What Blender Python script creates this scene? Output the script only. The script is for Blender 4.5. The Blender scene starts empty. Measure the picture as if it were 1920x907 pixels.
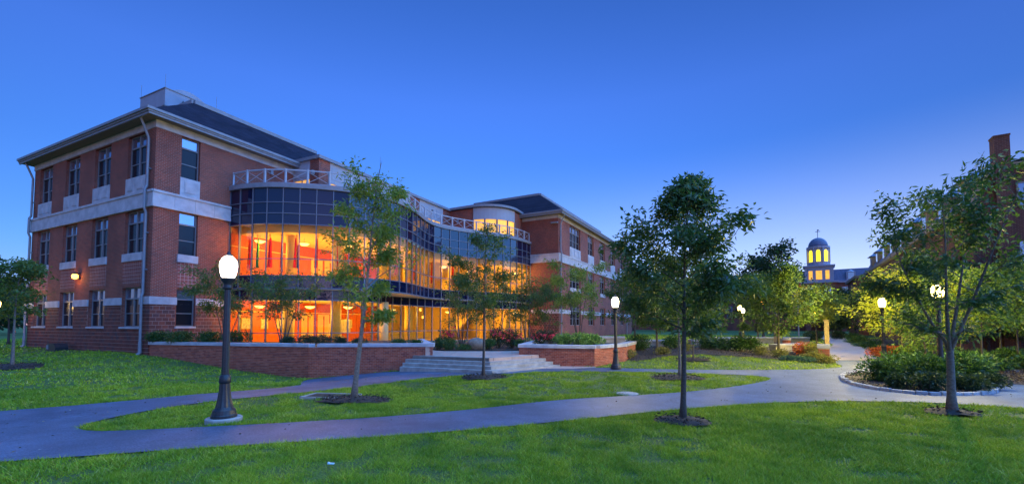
import bpy, bmesh, math, random
import numpy as np
from mathutils import Vector, Matrix, geometry
R = math.radians
sc = bpy.context.scene
col = sc.collection

# ------------------------------------------------------------------ camera
EYE = 2.1
TILT = R(2.7)
cam = bpy.data.cameras.new('camera')
cam_o = bpy.data.objects.new('camera', cam)
col.objects.link(cam_o)
cam_o.location = (0, 0, EYE)
cam_o.rotation_euler = (R(90) + TILT, 0, 0)
cam.sensor_width = 36
cam.lens = 36 * 817 / 1920
cam.shift_y = (568.47 - 453.5) / 1920
cam.clip_end = 2000
sc.camera = cam_o

# ------------------------------------------------------------------ sky, soft dusk light, exposure
SUN_EL, SUN_ROT = 5.0, 170.0
w = bpy.data.worlds.new('World')
sc.world = w
w.use_nodes = True
nt = w.node_tree
sky = nt.nodes.new('ShaderNodeTexSky')
sky.sky_type = 'NISHITA'
sky.sun_disc = False
sky.sun_elevation = R(SUN_EL)
sky.sun_rotation = R(SUN_ROT)
sky.ozone_density = 6.0
sky.dust_density = 0.1
tc = nt.nodes.new('ShaderNodeTexCoord')
sep = nt.nodes.new('ShaderNodeSeparateXYZ')
nt.links.new(tc.outputs['Generated'], sep.inputs[0])
ramp = nt.nodes.new('ShaderNodeValToRGB')
e = ramp.color_ramp.elements
e[0].position, e[0].color = 0.0, (1.20, 0.64, 0.95, 1)
e[1].position, e[1].color = 0.60, (1.02, 0.54, 0.68, 1)
for p, c in ((0.10, (1.20, 0.60, 0.72, 1)), (0.18, (1.15, 0.56, 0.65, 1)), (0.30, (1.10, 0.56, 0.68, 1)), (0.45, (1.28, 0.60, 0.76, 1))):
    k = e.new(p)
    k.color = c
nt.links.new(sep.outputs[2], ramp.inputs[0])
mul = nt.nodes.new('ShaderNodeMix')
mul.data_type = 'RGBA'
mul.blend_type = 'MULTIPLY'
mul.inputs[0].default_value = 1.0
nt.links.new(sky.outputs[0], mul.inputs[6])
nt.links.new(ramp.outputs[0], mul.inputs[7])
# pale afterglow low over the horizon on the sunset side
def _m(op, a_, b_, clamp=False):
    n_ = nt.nodes.new('ShaderNodeMath'); n_.operation = op; n_.use_clamp = clamp
    for i_, v_ in enumerate((a_, b_)):
        if isinstance(v_, (int, float)): n_.inputs[i_].default_value = v_
        else: nt.links.new(v_, n_.inputs[i_])
    return n_.outputs[0]
_dot = _m('ADD', _m('MULTIPLY', sep.outputs[0], 0.62), _m('MULTIPLY', sep.outputs[1], 0.78), True)
_fall = _m('POWER', _m('SUBTRACT', 1.0, _m('DIVIDE', sep.outputs[2], 0.36), True), 1.5)
_fac = _m('MULTIPLY', _m('POWER', _dot, 3.0), _fall)
glow = nt.nodes.new('ShaderNodeMix')
glow.data_type = 'RGBA'
glow.blend_type = 'ADD'
nt.links.new(_fac, glow.inputs[0])
nt.links.new(mul.outputs[2], glow.inputs[6])
glow.inputs[7].default_value = (1.35, 1.12, 0.8, 1)
bg = nt.nodes['Background']
bg.inputs[1].default_value = 0.57
nt.links.new(glow.outputs[2], bg.inputs[0])

sun = bpy.data.lights.new('dusk_sun', 'SUN')
sun.energy = 6.4
sun.angle = R(100)
sun.color = (0.115, 0.37, 1.0)
sun_o = bpy.data.objects.new('dusk_sun', sun)
col.objects.link(sun_o)
sun_o.rotation_euler = (R(36), 0, R(75))

sc.view_settings.view_transform = 'Standard'
sc.view_settings.look = 'None'
sc.view_settings.exposure = 0.0
sc.view_settings.gamma = 1.0
sc.cycles.use_denoising = True
sc.cycles.max_bounces = 8
sc.cycles.transparent_max_bounces = 16
sc.cycles.sample_clamp_indirect = 6.0
sc.cycles.sample_clamp_direct = 8.0

# ------------------------------------------------------------------ helpers
def tag(o, label=None, cat=None, group=None, kind=None):
    if label: o['label'] = label
    if cat: o['category'] = cat
    if group: o['group'] = group
    if kind: o['kind'] = kind
    return o

def empty(name, loc=(0, 0, 0), rz=0.0, label=None, cat=None, group=None):
    o = bpy.data.objects.new(name, None)
    col.objects.link(o)
    o.location = loc
    o.rotation_euler = (0, 0, rz)
    o.empty_display_size = 0.2
    return tag(o, label, cat, group)

def link(name, me, mat=None, parent=None, smooth=False):
    if mat is not None and len(me.materials) == 0:
        me.materials.append(mat)
    if smooth:
        me.polygons.foreach_set('use_smooth', np.ones(len(me.polygons), dtype=bool))
    o = bpy.data.objects.new(name, me)
    col.objects.link(o)
    o.parent = parent
    return o

class MB:
    """collects shapes; every point passes through the matrix M"""
    def __init__(s, M=None):
        s.v, s.f, s.M = [], [], M
    def pt(s, p):
        p = Vector(p)
        if s.M is not None: p = s.M @ p
        s.v.append((p.x, p.y, p.z))
        return len(s.v) - 1
    def poly(s, pts):
        s.f.append([s.pt(p) for p in pts])
    def box(s, x0, x1, y0, y1, z0, z1):
        i = [s.pt(p) for p in ((x0, y0, z0), (x1, y0, z0), (x1, y1, z0), (x0, y1, z0), (x0, y0, z1), (x1, y0, z1), (x1, y1, z1), (x0, y1, z1))]
        for q in ((0, 3, 2, 1), (4, 5, 6, 7), (0, 1, 5, 4), (1, 2, 6, 5), (2, 3, 7, 6), (3, 0, 4, 7)):
            s.f.append([i[k] for k in q])
    def prism(s, poly, z0, z1):
        n = len(poly)
        a = [s.pt((p[0], p[1], z0)) for p in poly]
        b = [s.pt((p[0], p[1], z1)) for p in poly]
        s.f.append(a[::-1]); s.f.append(b)
        for k in range(n):
            j = (k + 1) % n
            s.f.append([a[k], a[j], b[j], b[k]])
    def bar(s, p, q, wx, wz, up=(0, 0, 1)):
        p, q = Vector(p), Vector(q)
        d = (q - p).normalized()
        upv = Vector(up)
        if abs(d.dot(upv)) > .99: upv = Vector((1, 0, 0))
        sx = d.cross(upv).normalized() * wx / 2
        sz = sx.cross(d).normalized() * wz / 2
        a = [s.pt(p + x) for x in (-sx - sz, sx - sz, sx + sz, -sx + sz)]
        b = [s.pt(q + x) for x in (-sx - sz, sx - sz, sx + sz, -sx + sz)]
        s.f.append(a[::-1]); s.f.append(b)
        for k in range(4):
            j = (k + 1) % 4
            s.f.append([a[k], a[j], b[j], b[k]])
    def tube(s, pts, rad, n=8, cap=True):
        pts = [Vector(p) for p in pts]
        if not hasattr(rad, '__len__'): rad = [rad] * len(pts)
        rings = []
        ref = None
        for i, p in enumerate(pts):
            d = (pts[min(i + 1, len(pts) - 1)] - pts[max(i - 1, 0)]).normalized()
            if ref is None:
                ref = d.orthogonal().normalized()
            ref = (ref - d * ref.dot(d))
            ref = ref.normalized() if ref.length > 1e-6 else d.orthogonal().normalized()
            b = d.cross(ref)
            rings.append([s.pt(p + (ref * math.cos(t) + b * math.sin(t)) * rad[i]) for t in (2 * math.pi * k / n for k in range(n))])
        for a, b in zip(rings, rings[1:]):
            for k in range(n):
                j = (k + 1) % n
                s.f.append([a[k], a[j], b[j], b[k]])
        if cap:
            s.f.append(rings[0][::-1]); s.f.append(rings[-1])
    def lathe(s, prof, n=20, c=(0, 0, 0), flute=0.0):
        rings = []
        for r, z in prof:
            rings.append([s.pt((c[0] + r * (1 + (flute if k % 2 else 0)) * math.cos(2 * math.pi * k / n), c[1] + r * (1 + (flute if k % 2 else 0)) * math.sin(2 * math.pi * k / n), c[2] + z)) for k in range(n)])
        for a, b in zip(rings, rings[1:]):
            for k in range(n):
                j = (k + 1) % n
                s.f.append([a[k], a[j], b[j], b[k]])
        s.f.append(rings[0][::-1]); s.f.append(rings[-1])
    def mesh(s, name):
        me = bpy.data.meshes.new(name)
        me.from_pydata(s.v, [], s.f)
        me.update()
        return me
    def build(s, name, mat, parent=None, smooth=False, bevel=0.0):
        o = link(name, s.mesh(name), mat, parent, smooth)
        if bevel:
            m = o.modifiers.new('bevel', 'BEVEL')
            m.width = bevel; m.segments = 2; m.limit_method = 'ANGLE'
        return o

def fast_mesh(name, verts, fsize):
    """verts (n*fsize,3): faces of fsize vertices each"""
    verts = np.asarray(verts, dtype=np.float32).reshape(-1, 3)
    nv = len(verts); nf = nv // fsize
    me = bpy.data.meshes.new(name)
    me.vertices.add(nv)
    me.vertices.foreach_set('co', verts.ravel())
    me.loops.add(nv)
    me.loops.foreach_set('vertex_index', np.arange(nv, dtype=np.int32))
    me.polygons.add(nf)
    me.polygons.foreach_set('loop_start', np.arange(0, nv, fsize, dtype=np.int32))
    me.polygons.foreach_set('loop_total', np.full(nf, fsize, dtype=np.int32))
    me.update(calc_edges=True)
    return me

def inside(poly, x, y):
    poly = np.asarray(poly)
    x = np.asarray(x, float); y = np.asarray(y, float)
    r = np.zeros(x.shape, bool)
    j = len(poly) - 1
    for i in range(len(poly)):
        xi, yi = poly[i]; xj, yj = poly[j]
        if yi != yj:
            c = ((yi > y) != (yj > y)) & (x < (xj - xi) * (y - yi) / (yj - yi) + xi)
            r ^= c
        j = i
    return r

def smooth_poly(pts, it=2, closed=True):
    """Chaikin corner cutting"""
    for _ in range(it):
        out = []
        n = len(pts)
        rng = range(n) if closed else range(n - 1)
        if not closed: out.append(pts[0])
        for i in rng:
            a, b = np.array(pts[i]), np.array(pts[(i + 1) % n])
            out.append(tuple(a * .75 + b * .25)); out.append(tuple(a * .25 + b * .75))
        if not closed: out.append(pts[-1])
        pts = out
    return pts

# ------------------------------------------------------------------ materials
MATS = {}
def new_mat(name):
    m = bpy.data.materials.new(name)
    m.use_nodes = True
    t = m.node_tree
    b = t.nodes['Principled BSDF']
    MATS[name] = m
    return m, t, b
def N(t, kind, **kw):
    n = t.nodes.new(kind)
    for k, v in kw.items(): setattr(n, k, v)
    return n
def mixc(t, fac, a, b, mode='MIX'):
    n = t.nodes.new('ShaderNodeMix'); n.data_type = 'RGBA'; n.blend_type = mode
    for sock, val in ((n.inputs[0], fac), (n.inputs[6], a), (n.inputs[7], b)):
        if hasattr(val, 'is_linked') or isinstance(val, bpy.types.NodeSocket): t.links.new(val, sock)
        elif isinstance(val, (int, float)): sock.default_value = val
        else: sock.default_value = (*val, 1)
    return n.outputs[2]
def noise(t, scale, detail=4, vec=None, rough=.55):
    n = N(t, 'ShaderNodeTexNoise')
    n.inputs['Scale'].default_value = scale
    n.inputs['Detail'].default_value = detail
    n.inputs['Roughness'].default_value = rough
    if vec is None:
        c = N(t, 'ShaderNodeTexCoord'); vec = c.outputs['Object']
    t.links.new(vec, n.inputs['Vector'])
    return n
def bump(t, b, h, strength=.3, dist=.01):
    n = N(t, 'ShaderNodeBump')
    n.inputs['Strength'].default_value = strength
    n.inputs['Distance'].default_value = dist
    t.links.new(h, n.inputs['Height'])
    t.links.new(n.outputs[0], b.inputs['Normal'])
def cr(t, fac, stops):
    r = N(t, 'ShaderNodeValToRGB')
    el = r.color_ramp.elements
    el[0].position, el[0].color = stops[0][0], (*stops[0][1], 1)
    el[1].position, el[1].color = stops[-1][0], (*stops[-1][1], 1)
    for p, c in stops[1:-1]:
        k = el.new(p); k.color = (*c, 1)
    t.links.new(fac, r.inputs[0])
    return r.outputs[0]

def m_plain(name, c, rough=.6, metal=0.0, var=.25, scale=6.0, bmp=0.0, spec=.5):
    m, t, b = new_mat(name)
    n = noise(t, scale)
    lo = tuple(x * (1 - var) for x in c); hi = tuple(min(1, x * (1 + var)) for x in c)
    t.links.new(cr(t, n.outputs[0], [(.3, lo), (.7, hi)]), b.inputs['Base Color'])
    b.inputs['Roughness'].default_value = rough
    b.inputs['Metallic'].default_value = metal
    b.inputs['Specular IOR Level'].default_value = spec
    if bmp: bump(t, b, n.outputs[0], bmp, .02)
    return m

def wall_vec(t):
    """2-D wall coordinates: along the wall, height (chosen by the face normal in object space)"""
    c = N(t, 'ShaderNodeTexCoord')
    s = N(t, 'ShaderNodeSeparateXYZ'); t.links.new(c.outputs['Object'], s.inputs[0])
    ns = N(t, 'ShaderNodeSeparateXYZ'); t.links.new(c.outputs['Normal'], ns.inputs[0])
    ab = N(t, 'ShaderNodeMath', operation='ABSOLUTE'); t.links.new(ns.outputs[0], ab.inputs[0])
    gt = N(t, 'ShaderNodeMath', operation='GREATER_THAN'); t.links.new(ab.outputs[0], gt.inputs[0]); gt.inputs[1].default_value = .6
    mx = N(t, 'ShaderNodeMix'); mx.data_type = 'FLOAT'
    t.links.new(gt.outputs[0], mx.inputs[0]); t.links.new(s.outputs[0], mx.inputs[2]); t.links.new(s.outputs[1], mx.inputs[3])
    cb = N(t, 'ShaderNodeCombineXYZ'); t.links.new(mx.outputs[0], cb.inputs[0]); t.links.new(s.outputs[2], cb.inputs[1])
    return cb.outputs[0], c

def m_brick(name, c1, c2, mortar, bw=.215, bh=.075, mort=.009, off=.5):
    m, t, b = new_mat(name)
    vec, c = wall_vec(t)
    br = N(t, 'ShaderNodeTexBrick')
    br.offset = off
    br.inputs['Scale'].default_value = 1.0
    br.inputs['Brick Width'].default_value = bw
    br.inputs['Row Height'].default_value = bh
    br.inputs['Mortar Size'].default_value = mort
    br.inputs['Mortar Smooth'].default_value = .1
    br.inputs['Color1'].default_value = (*c1, 1); br.inputs['Color2'].default_value = (*c2, 1)
    br.inputs['Mortar'].default_value = (*mortar, 1)
    t.links.new(vec, br.inputs['Vector'])
    n = noise(t, .55, 5, c.outputs['Object'])
    n2 = noise(t, 9, 3, c.outputs['Object'])
    v = cr(t, n.outputs[0], [(.3, (.66, .66, .70)), (.7, (1.15, 1.1, 1.05))])
    v2 = cr(t, n2.outputs[0], [(.3, (.85, .85, .85)), (.7, (1.1, 1.1, 1.1))])
    o = mixc(t, 1.0, br.outputs[0], v, 'MULTIPLY')
    o = mixc(t, 1.0, o, v2, 'MULTIPLY')
    t.links.new(o, b.inputs['Base Color'])
    b.inputs['Roughness'].default_value = .85
    inv = N(t, 'ShaderNodeMath', operation='SUBTRACT'); inv.inputs[0].default_value = 1; t.links.new(br.outputs[1], inv.inputs[1])
    bump(t, b, inv.outputs[0], .6, .012)
    return m

def m_island(name, cols, rough=.85, scale=5.0):
    """colour picked per loose piece (bricks, blocks, leaves)"""
    m, t, b = new_mat(name)
    g = N(t, 'ShaderNodeNewGeometry')
    k = len(cols)
    cc = cr(t, g.outputs['Random Per Island'], [(i / (k - 1), c) for i, c in enumerate(cols)])
    n = noise(t, scale)
    v = cr(t, n.outputs[0], [(.3, (.78, .78, .78)), (.7, (1.15, 1.12, 1.1))])
    t.links.new(mixc(t, 1.0, cc, v, 'MULTIPLY'), b.inputs['Base Color'])
    b.inputs['Roughness'].default_value = rough
    bump(t, b, n.outputs[0], .25, .01)
    return m

def m_leaf(name, cols, trans=.35, rough=.45):
    m, t, b = new_mat(name)
    g = N(t, 'ShaderNodeNewGeometry')
    k = len(cols)
    cc = cr(t, g.outputs['Random Per Island'], [(i / (k - 1), c) for i, c in enumerate(cols)])
    t.links.new(cc, b.inputs['Base Color'])
    b.inputs['Roughness'].default_value = rough
    b.inputs['Specular IOR Level'].default_value = .35
    tr = N(t, 'ShaderNodeBsdfTranslucent')
    t.links.new(mixc(t, 1.0, cc, (1.5, 1.35, .6) if not name.startswith('flag') else (1, 1, 1), 'MULTIPLY'), tr.inputs[0])
    mx = N(t, 'ShaderNodeMixShader'); mx.inputs[0].default_value = trans
    t.links.new(b.outputs[0], mx.inputs[1]); t.links.new(tr.outputs[0], mx.inputs[2])
    t.links.new(mx.outputs[0], t.nodes['Material Output'].inputs[0])
    return m

def m_emit(name, c, strength, var=0.0, scale=1.5):
    m, t, b = new_mat(name)
    b.inputs['Base Color'].default_value = (*c, 1)
    b.inputs['Emission Color'].default_value = (*c, 1)
    b.inputs['Emission Strength'].default_value = strength
    if var:
        n = noise(t, scale)
        t.links.new(cr(t, n.outputs[0], [(.3, tuple(x * (1 - var) for x in c)), (.7, c)]), b.inputs['Emission Color'])
    return m

def m_glass(name, tint=(1, 1, 1), refl=1.0):
    m, t, b = new_mat(name)
    tr = N(t, 'ShaderNodeBsdfTransparent'); tr.inputs[0].default_value = (*tint, 1)
    gl = N(t, 'ShaderNodeBsdfGlossy'); gl.inputs['Roughness'].default_value = .02
    gl.inputs[0].default_value = (.8, .85, 1, 1)
    fr = N(t, 'ShaderNodeFresnel'); fr.inputs[0].default_value = 1.45
    mu = N(t, 'ShaderNodeMath', operation='MULTIPLY'); mu.inputs[1].default_value = refl; t.links.new(fr.outputs[0], mu.inputs[0])
    mx = N(t, 'ShaderNodeMixShader'); t.links.new(mu.outputs[0], mx.inputs[0])
    t.links.new(tr.outputs[0], mx.inputs[1]); t.links.new(gl.outputs[0], mx.inputs[2])
    t.links.new(mx.outputs[0], t.nodes['Material Output'].inputs[0])
    return m

def m_dark_glass(name, c=(.012, .014, .03), spec=.6, rough=.03, metal=0.0, ior=1.7):
    m, t, b = new_mat(name)
    b.inputs['Base Color'].default_value = (*c, 1)
    b.inputs['Roughness'].default_value = rough
    b.inputs['Specular IOR Level'].default_value = spec
    b.inputs['IOR'].default_value = ior
    b.inputs['Metallic'].default_value = metal
    n = noise(t, 1.2, 2)
    bump(t, b, n.outputs[0], .06, .02)
    return m

def m_flag(name, c):
    m = m_leaf(name, [tuple(x * .85 for x in c), c], .5, .8)
    return m
m_brick('brick', (.29, .050, .020), (.165, .029, .014), (.30, .20, .16))
m_brick('brick_far', (.30, .085, .05), (.22, .06, .04), (.28, .17, .14))
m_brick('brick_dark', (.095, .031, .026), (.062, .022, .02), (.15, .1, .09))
m_brick('block_panel', (.30, .085, .06), (.22, .06, .045), (.42, .3, .26), .2, .2, .012, 0.0)
m_plain('mortar', (.36, .27, .23), .9, var=.2, scale=4)
m_island('block', [(.09, .026, .02), (.14, .036, .024), (.18, .05, .034), (.12, .034, .028), (.075, .04, .042)])
m_island('planter_brick', [(.26, .07, .04), (.36, .10, .055), (.30, .075, .04), (.21, .055, .04), (.4, .13, .08), (.33, .085, .045)])
m_plain('limestone', (.38, .38, .40), .75, var=.2, scale=2.2, bmp=.1)
m_plain('granite', (.34, .34, .34), .8, var=.3, scale=14, bmp=.3)
m_plain('concrete', (.30, .285, .26), .85, var=.28, scale=3, bmp=.15)
m_plain('roof_unit', (.24, .26, .31), .5, var=.15, scale=1.2)
m_plain('panel_grey', (.30, .305, .33), .55, var=.06, scale=1.5)
m_plain('white_metal', (.19, .20, .225), .45, var=.12, scale=3)
m_plain('rail_metal', (.34, .36, .40), .4, var=.08, scale=3)
m_plain('window_frame', (.17, .17, .18), .45, var=.08)
m_plain('mullion', (.13, .145, .18), .45, metal=.2, var=.08)
m_plain('soffit', (.16, .13, .11), .7, var=.1)
m_plain('black_iron', (.016, .018, .022), .42, var=.3, scale=20, bmp=.05)
m_plain('bark_grey', (.13, .115, .10), .9, var=.4, scale=22, bmp=.6)
m_plain('bark_dark', (.06, .052, .046), .9, var=.4, scale=22, bmp=.6)
m_plain('soil', (.035, .024, .018), .95, var=.5, scale=9, bmp=.6)
m_plain('boulder', (.15, .13, .105), .85, var=.4, scale=5, bmp=.5)
m_plain('rubber_black', (.02, .02, .022), .6)
m_plain('plastic_blue', (.45, .65, .75), .5)
m_plain('plaster', (.66, .50, .24), .8, var=.06)
m_plain('ceiling', (.76, .60, .32), .8, var=.04)
m_plain('floor_tile', (.35, .26, .18), .35, var=.2)
m_plain('red_band', (.36, .05, .02), .8, var=.15)
m_plain('paper', (.7, .66, .55), .7, var=.5, scale=7)
m_plain('wood_post', (.17, .13, .09), .8, var=.3, scale=14)
m_plain('slate_blue', (.10, .12, .20), .6, var=.2, scale=3)
m_plain('far_white', (.30, .30, .36), .6, var=.1)
m_plain('beige_trim', (.22, .175, .13), .6, var=.1)
m_flag('flag_red', (.55, .015, .02))
m_flag('flag_green', (.02, .2, .06))
m_flag('flag_blue', (.02, .03, .2))
m_flag('flag_white', (.7, .68, .66))
m_flag('flag_gold', (.7, .4, .04))
m_emit('lamp_white', (1.0, .86, .66), 130)
m_emit('lamp_white_far', (1.0, .85, .55), 420)
m_emit('wall_lamp_glow', (1.0, .40, .07), 7)
m_emit('lamp_warm', (1.0, .76, .16), 2600)
m_emit('lamp_green_white', (.85, 1.0, .7), 500)
m_emit('lamp_warm_near', (1.0, .80, .22), 1500)
m_emit('lamp_small', (1.0, .62, .18), 90)
m_emit('lamp_amber', (1.0, .35, .06), 90)
m_emit('lit_window', (1.0, .46, .05), 1.25, .4)
m_emit('lit_cupola', (1.0, .74, .02), 2.2, .2)
m_emit('bowl_glow', (1.0, .78, .35), 3.0)
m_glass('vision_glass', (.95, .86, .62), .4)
m_dark_glass('spandrel', (.006, .008, .03), .5, ior=1.58)
m_dark_glass('sash_clear', (.28, .32, .42), 1.0, metal=.75)
m_dark_glass('sash_screen', (.012, .012, .018), .14, .15)

def m_wood():
    m, t, b = new_mat('wood_panel')
    c = N(t, 'ShaderNodeTexCoord')
    mp = N(t, 'ShaderNodeMapping'); mp.inputs['Scale'].default_value = (6, 6, .6); t.links.new(c.outputs['Object'], mp.inputs[0])
    n = noise(t, 2.0, 5, mp.outputs[0])
    t.links.new(cr(t, n.outputs[0], [(.3, (.36, .06, .018)), (.7, (.52, .105, .03))]), b.inputs['Base Color'])
    b.inputs['Roughness'].default_value = .75
m_wood()

def m_shingle():
    m, t, b = new_mat('shingle')
    vec, c = wall_vec(t)
    s = N(t, 'ShaderNodeSeparateXYZ'); t.links.new(c.outputs['Object'], s.inputs[0])
    br = N(t, 'ShaderNodeTexBrick')
    br.inputs['Scale'].default_value = 1; br.inputs['Brick Width'].default_value = .5; br.inputs['Row Height'].default_value = .16
    br.inputs['Mortar Size'].default_value = .012
    br.inputs['Color1'].default_value = (.034, .029, .044, 1); br.inputs['Color2'].default_value = (.022, .019, .03, 1); br.inputs['Mortar'].default_value = (.01, .01, .014, 1)
    t.links.new(vec, br.inputs['Vector'])
    n = noise(t, .8, 4, c.outputs['Object'])
    t.links.new(mixc(t, 1.0, br.outputs[0], cr(t, n.outputs[0], [(.3, (.8, .8, .8)), (.7, (1.2, 1.2, 1.2))]), 'MULTIPLY'), b.inputs['Base Color'])
    b.inputs['Roughness'].default_value = .9
    b.inputs['Specular IOR Level'].default_value = .08
    bump(t, b, br.outputs[1], -.5, .02)
m_shingle()

def m_asphalt():
    m, t, b = new_mat('asphalt')
    n1 = noise(t, 150, 3); n2 = noise(t, .5, 6); n3 = noise(t, 2.4, 5)
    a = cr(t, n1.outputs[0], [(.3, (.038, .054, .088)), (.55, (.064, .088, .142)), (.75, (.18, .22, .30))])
    c = mixc(t, 1.0, a, cr(t, n2.outputs[0], [(.3, (.6, .61, .64)), (.7, (1.4, 1.38, 1.35))]), 'MULTIPLY')
    c = mixc(t, 1.0, c, cr(t, n3.outputs[0], [(.35, (.85, .85, .85)), (.65, (1.1, 1.1, 1.1))]), 'MULTIPLY')
    n5 = noise(t, 38, 2)
    c = mixc(t, 1.0, c, cr(t, n5.outputs[0], [(.35, (.72, .72, .74)), (.5, (1, 1, 1)), (.68, (1.45, 1.42, 1.38))]), 'MULTIPLY')
    vo = N(t, 'ShaderNodeTexVoronoi', feature='DISTANCE_TO_EDGE'); vo.inputs['Scale'].default_value = .33
    tcv = N(t, 'ShaderNodeTexCoord'); nv = noise(t, 1.6, 4)
    va = N(t, 'ShaderNodeVectorMath', operation='ADD'); t.links.new(tcv.outputs['Object'], va.inputs[0]); t.links.new(nv.outputs[1], va.inputs[1]); t.links.new(va.outputs[0], vo.inputs['Vector'])
    ck = cr(t, vo.outputs[0], [(.0, (.55, .55, .55)), (.006, (1, 1, 1))])
    c = mixc(t, 1.0, c, ck, 'MULTIPLY')
    t.links.new(c, b.inputs['Base Color'])
    b.inputs['Roughness'].default_value = .62
    b.inputs['Specular IOR Level'].default_value = .55
    bump(t, b, n1.outputs[0], .5, .006)
m_asphalt()

def m_ground():
    m, t, b = new_mat('lawn_ground')
    n1 = noise(t, 30, 4); n2 = noise(t, .6, 5); n3 = noise(t, 5, 4)
    a = cr(t, n1.outputs[0], [(.3, (.032, .052, .009)), (.7, (.095, .16, .016))])
    c = mixc(t, 1.0, a, cr(t, n2.outputs[0], [(.3, (.75, .78, .8)), (.7, (1.25, 1.2, .95))]), 'MULTIPLY')
    c = mixc(t, cr(t, n3.outputs[0], [(.60, (0, 0, 0)), (.75, (.35, .35, .35))]), c, (.03, .024, .016))
    t.links.new(c, b.inputs['Base Color'])
    b.inputs['Roughness'].default_value = .9
    bump(t, b, n1.outputs[0], .8, .03)
m_ground()

def m_grass():
    m, t, b = new_mat('grass')
    g = N(t, 'ShaderNodeNewGeometry')
    cc = cr(t, g.outputs['Random Per Island'], [(0, (.14, .22, .012)), (.45, (.25, .38, .02)), (.8, (.34, .46, .03)), (1, (.52, .52, .12))])
    n2 = noise(t, .45, 5, g.outputs['Position'])
    c = mixc(t, 1.0, cc, cr(t, n2.outputs[0], [(.32, (.6, .72, .75)), (.5, (1, 1, 1)), (.68, (1.35, 1.2, .9))]), 'MULTIPLY')
    n4 = noise(t, 1.7, 4, g.outputs['Position'])
    c = mixc(t, 1.0, c, cr(t, n4.outputs[0], [(.3, (.62, .74, 1.0)), (.5, (1, 1, 1)), (.7, (1.25, 1.12, 1.5))]), 'MULTIPLY')
    t.links.new(c, b.inputs['Base Color'])
    b.inputs['Roughness'].default_value = .7
    b.inputs['Specular IOR Level'].default_value = .12
    tr = N(t, 'ShaderNodeBsdfTranslucent'); t.links.new(c, tr.inputs[0])
    mx = N(t, 'ShaderNodeMixShader'); mx.inputs[0].default_value = .3
    t.links.new(b.outputs[0], mx.inputs[1]); t.links.new(tr.outputs[0], mx.inputs[2])
    t.links.new(mx.outputs[0], t.nodes['Material Output'].inputs[0])
m_grass()

def m_paving(name, c1, c2, size):
    m, t, b = new_mat(name)
    c = N(t, 'ShaderNodeTexCoord')
    br = N(t, 'ShaderNodeTexBrick'); br.offset = 0
    br.inputs['Scale'].default_value = 1; br.inputs['Brick Width'].default_value = size; br.inputs['Row Height'].default_value = size
    br.inputs['Mortar Size'].default_value = .012
    br.inputs['Color1'].default_value = (*c1, 1); br.inputs['Color2'].default_value = (*c2, 1); br.inputs['Mortar'].default_value = (c1[0] * .5, c1[1] * .5, c1[2] * .5, 1)
    t.links.new(c.outputs['Object'], br.inputs['Vector'])
    n = noise(t, 3, 5)
    t.links.new(mixc(t, 1.0, br.outputs[0], cr(t, n.outputs[0], [(.3, (.85, .85, .85)), (.7, (1.12, 1.1, 1.08))]), 'MULTIPLY'), b.inputs['Base Color'])
    b.inputs['Roughness'].default_value = .75
m_paving('plaza_paving', (.42, .30, .24), (.38, .27, .22), 1.5)
m_paving('walk_paving', (.40, .33, .29), (.37, .30, .27), 1.6)

m_leaf('leaf_ash', [(.08, .145, .02), (.14, .23, .03), (.11, .185, .025), (.19, .26, .04)])
m_leaf('leaf_dark', [(.03, .07, .02), (.058, .12, .032), (.042, .095, .028), (.08, .15, .045)])
m_leaf('leaf_mid', [(.045, .09, .02), (.07, .13, .028), (.10, .165, .035)])
m_leaf('leaf_yellow', [(.15, .20, .025), (.25, .28, .035), (.19, .24, .03)])
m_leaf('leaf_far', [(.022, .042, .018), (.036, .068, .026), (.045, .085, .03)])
m_leaf('shrub_green', [(.02, .06, .014), (.04, .10, .022), (.055, .13, .028)], .25)
m_leaf('shrub_bright', [(.08, .17, .03), (.12, .24, .05), (.07, .15, .03)], .3)
m_leaf('shrub_dark', [(.014, .034, .014), (.028, .06, .022), (.04, .075, .03)], .2)
m_leaf('shrub_gold', [(.16, .17, .04), (.2, .19, .05), (.10, .13, .03)], .3)
m_leaf('shrub_orange', [(.42, .08, .015), (.5, .12, .03), (.16, .10, .03)], .3)
m_leaf('shrub_teal', [(.04, .11, .07), (.06, .14, .09), (.03, .08, .05)], .2)
m_leaf('litter_leaf', [(.05, .035, .02), (.12, .10, .06), (.4, .38, .33)], .1)
m_leaf('petal_pink', [(.55, .03, .07), (.62, .09, .15), (.5, .02, .05)], .3)

M_ = MATS

# ------------------------------------------------------------------ terrain
CP = np.array([(-25, 2, .05), (-9, 3, .02), (0, 2, .06), (9, 3, .06), (25, 3, .15), (-9, 9, .03), (-5.9, 9, .10), (0, 9, 0), (8, 10, .02), (15, 11, .1), (-20, 10, .1),
    (-3, 13, -.06), (4, 14, 0), (12, 15, .08), (-9.59, 20.3, -.46), (-7, 16.5, -.2), (-14.4, 21.7, -.1), (-0.8, 18.0, 0), (-4.9, 20.3, -.08), (2.4, 20.4, .04), (4.66, 19.6, .1),
    (-19.3, 23.2, .46), (-26, 26.3, .5), (-33.4, 30.0, .52), (-20.7, 18.1, .3), (-14, 16, .05), (-11, 11, .02), (17, 23, .22), (38, 50, .4), (25, 28, .3), (14.5, 14, .1), (22, 20, .2), (35, 30, .3),
    (9, 26, .46), (11.5, 28.5, .54), (14, 23, .3), (7, 21, .18), (5, 30, .5), (0, 28, .25), (-8, 27, .25), (0, 60, .5), (60, 80, .6), (-60, 60, .5), (90, 40, .5), (-70, 10, .3), (70, 0, .3), (0, -20, .1), (20, 60, .5)])
def _tps(r2):
    return np.where(r2 > 0, r2 * np.log(np.maximum(r2, 1e-12)), 0)
_n = len(CP)
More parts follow.
